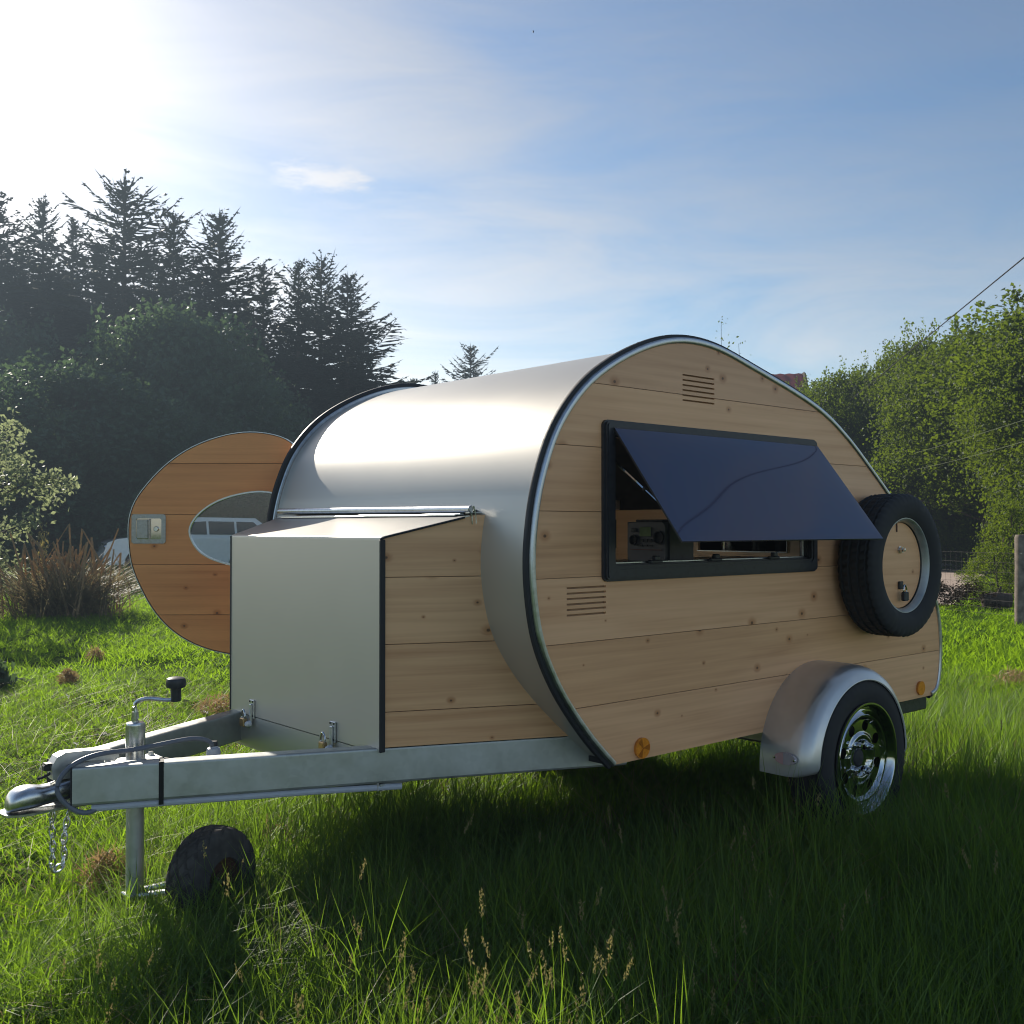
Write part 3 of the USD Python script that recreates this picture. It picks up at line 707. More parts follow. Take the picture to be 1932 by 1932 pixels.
cs = np.array([(1, 0), (0, 0), (0, 0)])
strap = [on_beam(-.898, .0015, .402), on_beam(-.898, .0015, .5215), on_beam(-.898, -.0615, .5215), on_beam(-.898, -.0615, .4125), on_beam(-.898, .0015, .402)]
sv = np.array([[p + [-.006, .0026, 0], p + [.006, -.0026, 0]] for p in strap])
part('strap', cat_([grid(sv), flip(grid(sv + np.array([0, 0, .0001])))]), 'rubber', db, smooth=0)
part('conduit', cat_([tube([on_beam(-1.065, -.012, .4035), on_beam(-.90, -.012, .4045), on_beam(-.5, -.012, .4035), on_beam(-.27, -.012, .400)], .0095, 10)]), 'pale_grey_plastic', db)
part('under_bracket', cat_([bar((-.42, .36, .398), (-.30, .50, .412), .002), bar((-.33, .30, .404), (-.12, .34, .4125), .002)]), 'galvanised', db)
part('hitch_plate', cat_([bar((-1.08, CY - .075, .4145), (-.78, CY + .075, .4225), .002), bar((-.985, CY - .075, .488), (-.82, CY + .075, .495), .002)]), 'galvanised', db)
for x in (-.965, -.835):
    for y in (CY - .055, CY + .055):
        part('plate_bolt', lathe([(0, .505), (.008, .5045), (.009, .495)], (x, y, 0), 6, 'z'), 'zinc', db)
part('cross_member', bar((-.30, .30, .415), (-.24, 1.15, .505), .004), 'galvanised', db)

# coupling head
cp = thing('coupling', (-1.12, CY, .43), parent=cam_t)
st = [(-1.256, .012, .409, .424), (-1.254, .024, .409, .438), (-1.249, .034, .409, .451), (-1.240, .041, .409, .462), (-1.226, .0455, .410, .4695), (-1.208, .0465, .410, .473), (-1.188, .044, .411, .472), (-1.168, .037, .413, .468), (-1.148, .033, .415, .468), (-1.12, .032, .418, .474), (-1.06, .034, .420, .484), (-1.0, .036, .422, .492), (-.93, .036, .424, .496)]
rows = []
for x, hw, z0, z1 in st:
    a = np.linspace(0, 2 * np.pi, 25)
    ex = .78
    rows.append(np.stack([np.full(25, x), CY + hw * np.sign(np.cos(a)) * np.abs(np.cos(a)) ** ex, (z0 + z1) / 2 + (z1 - z0) / 2 * np.sign(np.sin(a)) * np.abs(np.sin(a)) ** ex], 1))
v, f = grid(np.array(rows)); v = np.vstack([v, v[:24].mean(0), v[-24:].mean(0)])
f = np.vstack([f, [[len(v) - 2, k + 1, k] for k in range(24)], [[len(v) - 1, len(v) - 27 + k, len(v) - 26 + k] for k in range(24)]])
hm = trimesh.Trimesh(v, f, process=False); trimesh.repair.fix_normals(hm)
part('ball_socket', hm, 'zinc', cp, smooth=50)
lip = Polygon([(-1.266, -.012), (-1.262, -.034), (-1.235, -.050), (-1.20, -.052), (-1.15, -.044), (-.98, -.044), (-.98, .044), (-1.15, .044), (-1.20, .052), (-1.235, .050), (-1.262, .034), (-1.266, .012)]).buffer(.003)
lm = trimesh.creation.extrude_polygon(lip, .006, engine='earcut'); lm.apply_translation((0, CY, .402))
part('socket_lip', lm, 'zinc', cp, smooth=30)
hp = Polygon([(-1.138, .482), (-1.142, .518), (-1.128, .540), (-1.108, .549), (-1.06, .547), (-.985, .542), (-.965, .532), (-.962, .520), (-.972, .512), (-1.02, .522), (-1.075, .524), (-1.090, .516), (-1.092, .482)]).buffer(.003)
part('handle', extrude(hp, CY - .022, CY + .022), 'cast_zinc', cp, smooth=25)
part('handle_rib', extrude(Polygon([(-1.10, .495), (-1.085, .516), (-1.0, .518), (-1.0, .495)]), CY - .016, CY + .016), 'cast_zinc', cp, smooth=25)
part('trigger', cat_([bar((-1.162, CY - .012, .505), (-1.14, CY + .012, .522), .003), bar((-1.158, CY - .015, .521), (-1.139, CY + .015, .526), .001), tube(curve([(-1.176, CY, .486), (-1.155, CY, .490), (-1.14, CY, .498)], 10), .004, 8)]), 'rubber', cp)
for x in (-1.03, -.95):
    part('bolt', lathe([(0, -.0495), (.009, -.049), (.011, -.044), (.011, -.035), (0, -.035)], (x, CY, .452), 6), 'zinc', cp)

# jockey wheel
jx, jy = -.895, .745
jk = thing('jockey_wheel', (jx, jy, 0), parent=cam_t)
part('upper_tube', lathe([(0, .606), (.018, .606), (.025, .603), (.028, .596), (.028, .470), (.033, .468), (.034, .458), (.028, .456), (.028, .40), (0, .40)], (jx, jy, 0), 32, 'z'), 'zinc', jk)
part('lower_tube', lathe([(0, .40), (.0255, .40), (.0255, .102), (0, .102)], (jx, jy, 0), 32, 'z'), 'galvanised', jk)
part('crank', cat_([tube([(jx - .002, jy, .60), (jx - .002, jy, .635)], .0095, 12), tube(curve([(jx - .001, jy, .60), (jx - .001, jy, .64), (jx, jy - .001, .661), (jx + .010, jy - .008, .669), (jx + .05, jy - .035, .671), (jx + .092, jy - .066, .671)], 30), .006, 10)]), 'zinc', jk)
kx, ky = jx + .094, jy - .068
part('crank_knob', lathe([(0, .664), (.014, .664), (.0155, .70), (.0155, .703), (.026, .705), (.029, .711), (.029, .724), (.026, .732), (.018, .735), (0, .736)], (kx, ky, 0), 28, 'z'), 'black_plastic', jk)


def tyre(centre, R, rb, width, style, n=150):
    """A tyre about the y axis: tread with grooves and sipes or diamond lugs, rounded shoulders, sidewalls down to the bead."""
    h = width / 2
    if style == 'road':
        pr = [(rb, -h * .72), (rb + (R - rb) * .10, -h * .86), (rb + (R - rb) * .35, -h * 1.0), (rb + (R - rb) * .62, -h * .99), (R - .016, -h * .92), (R - .007, -h * .83)]
        for k, g in enumerate([-.62, -.22, .22, .62]):
            pr += [(R - .001 - .002 * abs(g), h * (g - .09)), (R - .008, h * (g - .05)), (R - .008, h * (g + .05)), (R - .001 - .002 * abs(g), h * (g + .09))]
        pr += [(R - .007, h * .83), (R - .016, h * .92), (rb + (R - rb) * .62, h * .99), (rb + (R - rb) * .35, h * 1.0), (rb + (R - rb) * .10, h * .86), (rb, h * .72)]
    else:
        a = np.linspace(-1, 1, 41)
        pr = [(rb, -h * .75)] + [(rb + (R - rb) * (1 - abs(t) ** 3.0) ** .5 * 1.0, h * 1.0 * math.sin(t * math.pi / 2)) for t in a] + [(rb, h * .75)]
    pr = np.array(pr); a = np.arange(n) * 2 * np.pi / n
    rr = np.repeat(pr[None, :, 0], n, 0)
    if style == 'road':
        m = (pr[:, 0] > R - .018) & (np.abs(pr[:, 1]) > h * .5)
        m2 = (pr[:, 0] > R - .005) & (np.abs(pr[:, 1]) <= h * .5)
        for i in range(n):
            if i % 3 == 0:
                rr[i, m] -= .005
            if i % 3 == 1:
                rr[i, m2] -= .004
    else:
        th, yy = np.meshgrid(a, pr[:, 1], indexing='ij')
        u, w = th * 15 / np.pi, yy / h * 3.2
        d = np.minimum(np.abs(((u + w) % 2) - 1), np.abs(((u - w) % 2) - 1))
        lug = np.clip((d - .10) / .12, 0, 1)
        rr -= np.where((rr > rb + (R - rb) * .62), .006 * (1 - lug), 0)
    v = np.stack([rr * np.cos(a)[:, None], np.broadcast_to(pr[:, 1], rr.shape), rr * np.sin(a)[:, None]], -1)
    v = np.concatenate([v, v[:1]], 0)
    vv_, f = grid(v)
    return trimesh.Trimesh(vv_ + np.asarray(centre, float), f, process=False)


jt = np.array([-.722, .600, .148]); ja = math.radians(20)
turn = lambda v: spin(v, ja, jt, 0)
part('tyre', xf(tyre(jt, .148, .064, .108, 'lug', 180), turn), 'dusty_rubber', jk, smooth=35)
part('hub', xf(lathe([(0, -.030), (.018, -.030), (.020, -.024), (.040, -.020), (.058, -.036), (.066, -.039), (.066, .039), (.058, .030), (.04, .02), (0, .03)], jt, 40), turn), 'rust_orange', jk)
part('fork', cat_([bar((jx - .03, jy - .03, .095), (jx + .03, jy + .03, .106), .002), tube([(jx, jy - .02, .1), tuple(jt + [-.02, -.052, -.01])], .010, 8), tube([(jx, jy + .02, .1), tuple(jt + [-.02, .055, -.01])], .010, 8), tube([tuple(jt + [0, -.056, 0]), tuple(jt + [0, .058, 0])], .008, 10)]), 'zinc', jk)

# cable, plug and chain
cb = curve([on_beam(-1.05, -.012, .4035), (-1.085, .632, .396), (-1.125, .650, .425), (-1.145, .655, .466), (-1.136, .655, .495), (-1.114, .655, .518), (-1.073, .655, .537), (-1.027, .655, .545), (-.956, .655, .544), (-.854, .655, .548), (-.791, .655, .5515), (-.747, .655, .55), (-.716, .656, .541), (-.690, .672, .520)], 70)
part('cable', tube(cb, .0068, 10), 'grey_cable', cam_t)
pg = np.array([-.680, .682])
part('plug', lathe([(0, .520), (.010, .520), (.012, .512), (.019, .508), (.021, .498), (.021, .478), (.024, .474), (.024, .452), (.020, .446), (0, .446)], (*pg, 0), 24, 'z'), 'pale_grey_plastic', cam_t)
part('plug_collar', lathe([(.0, .529), (.011, .529), (.013, .522), (.012, .515)], (*pg, 0), 20, 'z'), 'black_plastic', cam_t)
ch = thing('safety_chain', (-1.1, .72, .39), parent=cam_t)
cp_ = curve([(-1.125, .745, .400), (-1.128, .75, .34), (-1.124, .755, .26), (-1.113, .765, .214), (-1.098, .770, .218), (-1.088, .772, .27), (-1.082, .772, .33), (-1.078, .768, .366)], 400)
sl_ = np.r_[0, np.cumsum(np.linalg.norm(np.diff(cp_, axis=0), axis=1))]
for k, s0 in enumerate(np.arange(.010, sl_[-1], .0215)):
    c = np.array([np.interp(s0, sl_, cp_[:, i]) for i in range(3)])
    t = np.array([np.interp(s0 + .004, sl_, cp_[:, i]) - np.interp(s0 - .004, sl_, cp_[:, i]) for i in range(3)]); t /= np.linalg.norm(t)
    sd_ = np.cross(t, [Rv, Fv][k % 2]); sd_ /= np.linalg.norm(sd_)
    a = np.linspace(0, 2 * np.pi, 17)
    ring = c + np.outer(np.cos(a) * .0085, sd_) + np.outer(np.sin(a) * .0165, t)
    part('link', tube(ring, .0026, 6, caps=False), 'zinc', ch)

# spare wheel on the side
sp = thing('spare_wheel', B((1.91, -.1, 1.024)), parent=cam_t)
sc = np.array([1.91, -.103, 1.024])
part('tyre', Bm(tyre(sc, .294, .188, .168, 'road', 156)), 'tyre_rubber', sp, smooth=35)
part('rim', Bm(lathe([(.176, -.040), (.182, -.058), (.190, -.066), (.1955, -.066), (.197, -.062), (.194, -.056), (.188, -.05), (.186, .0), (.186, .06), (.17, .06), (.172, -.030)], sc, 90)), 'galvanised', sp)
part('wooden_disc', Bm(lathe([(0, -.0345), (.173, -.0345), (.175, -.033), (.175, -.022), (0, -.022)], sc, 80)), SIDE[5], sp)
part('bolt', Bm(lathe([(0, -.062), (.007, -.061), (.008, -.052), (.0125, -.052), (.0125, -.040), (.016, -.0395), (.016, -.0347), (0, -.0347)], sc + [0, 0, .062], 6)), 'zinc', sp)
part('hasp', Bm(xf(bar((-.014, -.046, -.016), (.014, -.0348, .016), .003), lambda v: v + sc + [0, 0, -.082])), 'black_plastic', sp)
part('padlock', Bm(xf(bar((-.018, -.068, -.145), (.018, -.050, -.108), .004), lambda v: v + sc)), 'black_plastic', sp)
part('padlock_shackle', Bm(xf(tube(curve([(-.010, -.059, -.108), (-.010, -.059, -.092), (0, -.058, -.080), (.010, -.059, -.092), (.010, -.059, -.108)], 18), .0032, 8), lambda v: v + sc)), 'chrome', sp)
part('drip_stain', Bm(xf(bar((-.026, -.0375, .135), (-.016, -.0348, .172), .002), lambda v: v + sc)), 'rust_orange', sp)

# road wheel under the mudguard
wl = thing('road_wheel', B((1.52, -.14, .303)), parent=cam_t)
wc = np.array([1.52, -.135, .303])
part('tyre', Bm(tyre(wc, .305, .200, .168, 'road', 150)), 'tyre_rubber', wl, smooth=35)
part('rim', Bm(lathe([(.196, -.074), (.199, -.083), (.206, -.0865), (.2125, -.0855), (.2135, -.080), (.209, -.074), (.206, -.070), (.206, .06), (.19, .06), (.186, .02), (.180, -.030), (.176, -.036), (.164, -.037), (.159, -.052), (.161, -.064), (.165, -.0655), (.178, -.0565), (.186, -.056), (.1885, -.063), (.196, -.074)], wc, 110)), 'chrome', wl, smooth=50)
plate = Point(0, 0).buffer(.1635, quad_segs=32).difference(Point(0, 0).buffer(.036, quad_segs=16))
for k in range(8):
    a = math.radians(22.5 + 45 * k + 7)
    plate = plate.difference(shapely.affinity.rotate(shapely.affinity.scale(Point(.124 * math.cos(a), .124 * math.sin(a)).buffer(.021, quad_segs=8), 1.0, 1.0), 0))
pm = trimesh.Trimesh(*extrude(plate, -.002, .002), process=False).subdivide_to_size(.014, max_iter=6)
pv = np.asarray(pm.vertices)
rr_ = np.hypot(pv[:, 0], pv[:, 2])
dish = np.interp(rr_, [0, .036, .058, .072, .088, .10, .145, .156, .164], [-.004, -.004, -.006, -.018, -.020, -.012, -.014, -.026, -.028])
part('disc', Bm((pv + np.stack([0 * rr_, dish - .038, 0 * rr_], 1) + wc, np.asarray(pm.faces))), 'chrome', wl, smooth=50)
part('brake_drum', Bm(lathe([(0, -.022), (.150, -.022), (.155, -.01), (.155, .05), (0, .05)], wc, 60)), 'rubber', wl)
part('hub_cap', Bm(lathe([(0, -.052), (.018, -.052), (.030, -.048), (.038, -.038), (.040, .0)], wc, 40)), 'rubber', wl)
for k in range(4):
    a = math.radians(35 + 90 * k)
    part('wheel_nut', Bm(lathe([(0, -.081), (.008, -.080), (.0115, -.074), (.0125, -.062), (.016, -.058), (.016, -.050)], wc + [.064 * math.cos(a), 0, .064 * math.sin(a)], 14)), 'chrome', wl)
part('rim_rivet', Bm(cat_([xf(bar((-.0035, -.0465, -.004), (.0035, -.040, .004), .001), lambda v, a=a: spin(v + [.1545, -.014, 0], a, (0, 0, 0)) + wc) for a in np.arange(16) * np.pi / 8])), 'rubber', wl)

# mudguard
mg = thing('mudguard', B((1.52, 0, .3)), parent=cam_t)
mc = np.array([1.50, .303])
msec = [(.358, .0), (.359, -.06), (.359, -.12), (.357, -.155), (.351, -.180), (.341, -.199), (.327, -.211), (.314, -.216), (.309, -.221), (.305, -.221)]
ang = np.linspace(math.radians(184), math.radians(-7), 72)
rows = []
for a in ang:
    taper = np.clip(min(a - math.radians(-7), math.radians(184) - a) / math.radians(9), 0, 1)
    drop = 1 - math.sqrt(max(0, 1 - (1 - taper) ** 2))
    rows.append([(mc[0] + r * math.cos(a), y * (1 - .24 * drop), mc[1] + r * math.sin(a) * 0.985) for r, y in msec])
rows = np.array(rows)
inn = rows.copy(); inn[..., 0] = mc[0] + (rows[..., 0] - mc[0]) * .990; inn[..., 2] = mc[1] + (rows[..., 2] - mc[1]) * .990; inn[..., 1] += .003
inn[:, 0, 1] = 0
rim_e = [grid(np.stack([rows[:, -1], inn[:, -1]], 1)), grid(np.stack([rows[0], inn[0]], 1)), grid(np.stack([rows[-1], inn[-1]], 1))]
part('shell', Bm(cat_([grid(rows), rim_e[0], rim_e[1], rim_e[2]])), 'mudguard_metal', mg, smooth=50)
part('inner_face', Bm(grid(inn[:, :, :])), 'rubber', mg, smooth=50)
mlo = np.array([mc[0] - .3585 + .004, -.118, .345])
el = Polygon([(.045 * math.cos(t), .022 * math.sin(t)) for t in np.linspace(0, 2 * np.pi, 40)[:-1]])


def marker(poly, d0, d1):
    return Bm(xf(extrude(poly, d0, d1), lambda v: np.stack([mlo[0] - .006 - v[:, 1], mlo[1] - v[:, 0], mlo[2] + v[:, 2]], 1)))


part('marker_lamp', marker(el.intersection(sbox(-.006, -.1, .1, .1)), 0, .012), 'clear_lens', mg, label='clear half of the lamp')
part('marker_lamp', marker(el.intersection(sbox(-.1, -.1, -.007, .1)), 0, .012), 'pink_lens', mg, label='pinkish half of the lamp')
for x in (-.041, .041):
    part('lamp_screw', Bm(xf(lathe([(0, -.017), (.004, -.016), (.005, -.012), (0, -.012)], (x, 0, 0), 10), lambda v: np.stack([mlo[0] - .006 + v[:, 1], mlo[1] - v[:, 0], mlo[2] + v[:, 2]], 1))), 'chrome', mg)
part('mudguard', Bm(xf((rows.reshape(-1, 3), grid(rows)[1]), lambda v: v * [1, -1, 1] + [0, W, 0])), 'satin_aluminium', cam_t, smooth=50, label='far side mudguard')
fw = wc * [1, -1, 1] + [0, W, 0]
part('road_wheel', Bm(tyre(fw, .305, .06, .168, 'road', 90)), 'tyre_rubber', cam_t, label='far side wheel')

# reflectors, chassis, tail
for rx, rz, two in ((.490, .455, True), (2.336, .463, False)):
    if two:
        disc = Point(rx, rz).buffer(.034, quad_segs=12)
        part('side_reflector', Bm(extrude(disc, -.010, -.0005)), 'amber', cam_t, label='round amber reflector at the front end')
        wed = [Polygon([(rx, rz), (rx + .05 * math.cos(a - .33), rz + .05 * math.sin(a - .33)), (rx + .05 * math.cos(a + .33), rz + .05 * math.sin(a + .33))]) for a in np.radians([0, 60, 120, 180, 240, 300])[::2]]
        part('reflector_facet', Bm(extrude(shapely.union_all(wed).intersection(disc.buffer(-.003)), -.0115, -.0101)), 'amber_dark', cam_t, smooth=0)
    else:
        part('side_reflector', Bm(extrude(Point(rx, rz).buffer(.031, quad_segs=12), -.010, -.0005)), 'amber', cam_t, label='round amber reflector at the rear end')
for y0 in (.30, W - .35):
    part('chassis_rail', Bm(bar((.40, y0, .37), (2.40, y0 + .05, .412))), 'galvanised', cam_t, smooth=0)
part('floor_pan', Bm(bar((.36, .032, .4125), (2.44, W - .032, .430))), 'charcoal_lining', cam_t, smooth=0)
part('axle', Bm(bar((1.47, .0, .30), (1.55, W, .36), .01)), 'galvanised', cam_t)
part('rear_lamp_box', Bm(bar((2.25, .05, .345), (2.50, .30, .4115), .006)), 'black_plastic', cam_t)

# things standing inside, behind the open window
ps = thing('power_station', (.66, .2, 1.056), 'dark grey portable power station with green display inside the open window', 'power station')
def psx(m):
    # built facing -y, x from 0 to .185; turned to face the front of the trailer
    return xf(m, lambda v: np.stack([.672 + v[:, 1] - .06 * (v[:, 0] - .185), .050 + (.185 - v[:, 0]), v[:, 2]], 1))


part('case', psx(extrude(sbox(0, 1.060, .185, 1.196).buffer(-.02).buffer(.02, quad_segs=5), 0, .13)), 'grey_plastic', ps, smooth=30)
for a, b in ((.186, .196), (-.011, -.001)):
    part('side_guard', psx(extrude(sbox(a, 1.0585, b, 1.198), .012, .14)), 'black_plastic', ps)
part('handle', psx(bar((.03, .01, 1.1965), (.165, .12, 1.206), .003)), 'black_plastic', ps)
part('foot', psx(bar((.0, -.002, 1.0562), (.19, .13, 1.0598))), 'rubber', ps, smooth=0)
part('display', psx(bar((.062, -.0025, 1.147), (.118, -.0002, 1.180), .001)), 'screen_green', ps, smooth=0)
part('socket', psx(lathe([(0, -.001), (.016, -.001), (.020, -.006), (.023, -.006), (.024, 0)], (.156, -.0005, 1.143), 24)), 'black_plastic', ps)
part('socket', psx(lathe([(0, -.001), (.012, -.001), (.016, -.006), (.018, -.006), (.019, 0)], (.032, -.0005, 1.134), 24)), 'black_plastic', ps)
part('button', psx(bar((.018, -.0035, 1.162), (.046, -.0005, 1.176), .002)), 'black_plastic', ps)
for k in range(3):
    part('port', psx(bar((.066 + .021 * k, -.0028, 1.127), (.081 + .021 * k, -.0002, 1.138))), 'black_plastic', ps, smooth=0)
    part('usb_port', psx(bar((.064 + .023 * k, -.0028, 1.112), (.078 + .023 * k, -.0002, 1.117))), 'rubber', ps, smooth=0)
part('printed_line', psx(bar((.016, -.0025, 1.0985), (.17, -.0002, 1.1015))), 'maroon_print', ps, smooth=0)
for nm, y, r, h, m, lb in (('steel_cup', .545, .036, .085, 'zinc', 'shiny steel cup on the shelf in the galley slot'), ('black_cup', .385, .034, .095, 'black_plastic', 'plain black cup beside the steel cup on the galley shelf'), ('dark_jar', .27, .030, .075, 'charcoal_lining', 'dark jar at the window end of the galley shelf')):
    z0 = 1.0702
    part(nm, lathe([(0, z0), (r * .8, z0), (r * .86, z0 + .004), (r, z0 + h), (r * .93, z0 + h), (r * .78, z0 + .008), (0, z0 + .008)], (1.68, y, 0), 28, 'z'), m, label=lb, cat='jar' if 'jar' in nm else 'cup')

# ------------------------------------------------------------------ vegetation helpers
def frames(rng, n, up=0.0):
    """n random right-handed frames; up pulls the first axis' tilt towards the vertical."""
    a = rng.normal(size=(n, 3)); a[:, 2] += up; a /= np.linalg.norm(a, axis=1, keepdims=True)
    b = np.cross(a, rng.normal(size=(n, 3))); b /= np.linalg.norm(b, axis=1, keepdims=True) + 1e-9
    return a, b, np.cross(a, b)


def leaves(rng, c, size, ratio=0.6, up=0.0, fold=0.12):
    """A folded leaf (two triangles) at every point of c."""
    n = len(c); a, b, w = frames(rng, n, up)
    s = size * rng.uniform(.65, 1.3, (n, 1))
    p0, p2 = c - a * s / 2, c + a * s / 2
    p1, p3 = c + b * s * ratio / 2 + w * s * fold, c - b * s * ratio / 2 + w * s * fold
    v = np.stack([p0, p1, p2, p3], 1).reshape(-1, 3); k = np.arange(n)[:, None] * 4
    return v, np.vstack([k + [0, 1, 2], k + [0, 2, 3]])


def blades(rng, base, h, w, lean, bend):
    """Grass blades: seven vertices and five triangles each, curving over."""
    n = len(base); th = rng.uniform(0, 2 * np.pi, n); d = np.stack([np.cos(th), np.sin(th), 0 * th], 1)
    s = np.stack([-np.sin(th), np.cos(th), 0 * th], 1); s = s * math.cos(.6) + d * math.sin(.6) * rng.choice([-1, 1], (n, 1))
    rows = []
    for t, wk in ((0, 1.0), (.38, .9), (.74, .58)):
        c = base + d * (h * (lean * t + bend * t * t))[:, None] + np.array([0, 0, 1.0]) * (h * (t - .35 * bend * t * t))[:, None]
        rows += [c - s * (w * wk / 2)[:, None], c + s * (w * wk / 2)[:, None]]
    tip = base + d * (h * (lean + bend))[:, None] + np.array([0, 0, 1.0]) * (h * (1 - .35 * bend))[:, None]
    v = np.stack(rows + [tip], 1).reshape(-1, 3); k = np.arange(n)[:, None] * 7
    return v, np.vstack([k + x for x in ([0, 1, 3], [0, 3, 2], [2, 3, 5], [2, 5, 4], [4, 5, 6])])


def patch(seed, n, size, h0, h1, w0, w1, lean=.25, bend=.45):
    rng = np.random.default_rng(seed)
    # tufts: blades gather round centres
    k = max(n // 14, 1); cen = rng.uniform(-size / 2, size / 2, (k, 2))
    xy = cen[rng.integers(0, k, n)] + rng.normal(0, size * .035, (n, 2))
    h = rng.uniform(h0, h1, n) * (0.75 + .5 * meshkit.noise(np.c_[xy * 5, np.full(n, seed * 1.7)]))
    base = np.c_[xy, np.full(n, -.01)]
    return blades(rng, base, h, rng.uniform(w0, w1, n), rng.uniform(0, 2 * lean, n), rng.uniform(0, 2 * bend, n))


def instancer(name, protos, pos, yaw, scale, label, cat, tilt=None, kind='stuff', proto_name='tuft'):
    """protos: list of lists of (mesh, material)."""
    path = numbered('/World/' + name)
    pi = UsdGeom.PointInstancer.Define(stage, path)
    targets = []
    for k, pr in enumerate(protos):
        xp = '%s/%s_%03d' % (path, proto_name, k)
        UsdGeom.Xform.Define(stage, xp)
        for i, (m, mm) in enumerate(pr):
            usdkit.mesh(stage, '%s/%s' % (xp, ['blades', 'heads', 'extra'][i]), (np.asarray(m[0]), np.asarray(m[1])), LK[mm])
        targets.append(Sdf.Path(xp))
    pi.CreatePrototypesRel().SetTargets(targets)
    n = len(pos); rng = np.random.default_rng(n)
    pi.CreateProtoIndicesAttr(Vt.IntArray.FromNumpy(rng.integers(0, len(protos), n).astype(np.int32)))
    pi.CreatePositionsAttr(Vt.Vec3fArray.FromNumpy(np.asarray(pos, np.float32)))
    q = [Gf.Quath(float(math.cos(a / 2)), 0.0, 0.0, float(math.sin(a / 2))) for a in yaw]
    pi.CreateOrientationsAttr(Vt.QuathArray(q))
    pi.CreateScalesAttr(Vt.Vec3fArray.FromNumpy(np.asarray(scale, np.float32)))
    return tag(T(path), label, cat, None, kind)


def seen(xy, margin):
    """Which points of the ground lie within the view and a margin beside it, and their distance ahead."""
    d = xy - CAM[:2]; f = np.array([math.cos(YAW), math.sin(YAW)]); r = np.array([math.sin(YAW), -math.cos(YAW)])
    z, x = d @ f, d @ r
    return (z > .25) & (np.abs(x) < z * .493 + margin), z


# ------------------------------------------------------------------ grass
TRB = sbox(-1.0, -.1, 2.6, 1.7)


def tall(xy):
    """How long the grass is: short on the lawn, long round and in front of the trailer."""
    x, y = xy[:, 0], xy[:, 1]
    t = 1 / (1 + np.exp(-(1.9 - y + .25 * np.minimum(x, 3)) * 2.2))
    left = 1 / (1 + np.exp(-(x + .75 - .15 * y) * 2.5))
    nz = meshkit.fbm(np.c_[xy * .9, np.full(len(xy), 3.3)], 3)
    return t * (.20 + .80 * left) * (.6 + .8 * nz) * (.22 + .78 / (1 + np.exp((x - 3.3) * 2.5)))


def jitter_grid(lo, hi, step, rng):
    g = np.stack(np.meshgrid(np.arange(lo[0], hi[0], step), np.arange(lo[1], hi[1], step), indexing='ij'), -1).reshape(-1, 2)
    return g + rng.uniform(-.5, .5, g.shape) * step


def keep_off(xy, b=.7):
    ok = np.ones(len(xy), bool)
    pts = shapely.points(xy)
    ok &= ~shapely.contains(DRIVE.buffer(b), pts)
    return ok


rng = np.random.default_rng(11)
lawn_p = [[(patch(100 + k, 900, .62, .05, .15, .003, .0058, .35, .5), 'grass_blade')] for k in range(5)]
xy = jitter_grid((-4, -4), (11, 11), .40, rng); ok, z = seen(xy, 1.2); xy = xy[ok & (z < 8.2)]
hs = .38 + .85 * tall(xy) + .45 * meshkit.fbm(np.c_[xy * 1.3, np.full(len(xy), 9.1)], 3)
instancer('lawn_grass', lawn_p, np.c_[xy, np.zeros(len(xy))], rng.uniform(0, 6.28, len(xy)), np.c_[np.full((len(xy), 2), 1.0), hs], 'short green grass of the field, thick and uneven', 'grass')
mid_p = [[(patch(140 + k, 900, 1.25, .06, .16, .007, .012, .35, .5), 'grass_blade')] for k in range(4)]
xy = jitter_grid((-2, -4), (26, 26), .85, rng); ok, z = seen(xy, 2.0); sel = ok & (z >= 7.6) & (z < 21); xy = xy[sel]; xy = xy[keep_off(xy)]
hs = .4 + .7 * meshkit.fbm(np.c_[xy * .7, np.full(len(xy), 4.1)], 3)
instancer('field_grass', mid_p, np.c_[xy, np.zeros(len(xy))], rng.uniform(0, 6.28, len(xy)), np.c_[np.full((len(xy), 2), 1.0), hs], 'sunlit grass of the field further off', 'grass')
far_p = [[(patch(170 + k, 700, 2.8, .12, .35, .02, .035, .35, .5), 'grass_blade')] for k in range(3)]
xy = jitter_grid((0, -6), (46, 48), 2.0, rng); ok, z = seen(xy, 3.0); sel = ok & (z >= 20) & (z < 46); xy = xy[sel]; xy = xy[keep_off(xy, 1.7)]
instancer('rough_grass', far_p, np.c_[xy, np.zeros(len(xy))], rng.uniform(0, 6.28, len(xy)), np.c_[np.full((len(xy), 2), 1.0), rng.uniform(.7, 1.4, len(xy))], 'rough grass beyond the field at the foot of the trees', 'grass')

# long meadow grass: thinner, taller blades
mead_p = [[(patch(200 + k, 620, .55, .14, .36, .0022, .0042, .16, .42), 'meadow_blade')] for k in range(6)]
xy = jitter_grid((-4, -4), (8, 4.5), .30, rng); ok, z = seen(xy, 1.0); tl = tall(xy)
sel = ok & (z < 8) & (tl > .22) & (z > .6) & (rng.uniform(size=len(xy)) < np.clip((tl - .15) * 1.8, 0, 1)); xy = xy[sel]; tl = tl[sel]
under = (xy[:, 0] > .2) & (xy[:, 0] < 2.6) & (xy[:, 1] > -.15) & (xy[:, 1] < 1.55)
jx_ = np.array([-.74, .42]) + rng.normal(0, 1, (6, 2)) * [.16, .07]
xy = np.vstack([xy, jx_]); tl = np.r_[tl, np.full(6, .26)]; under = np.r_[under, np.zeros(6, bool)]
hs = np.where(under, .62, .50 + .62 * tl) * rng.uniform(.85, 1.15, len(xy))
instancer('meadow_grass', mead_p, np.c_[xy, np.zeros(len(xy))], rng.uniform(0, 6.28, len(xy)), np.c_[np.full((len(xy), 2), 1.0), hs], 'long meadow grass round the wheels and in front of the trailer', 'grass')


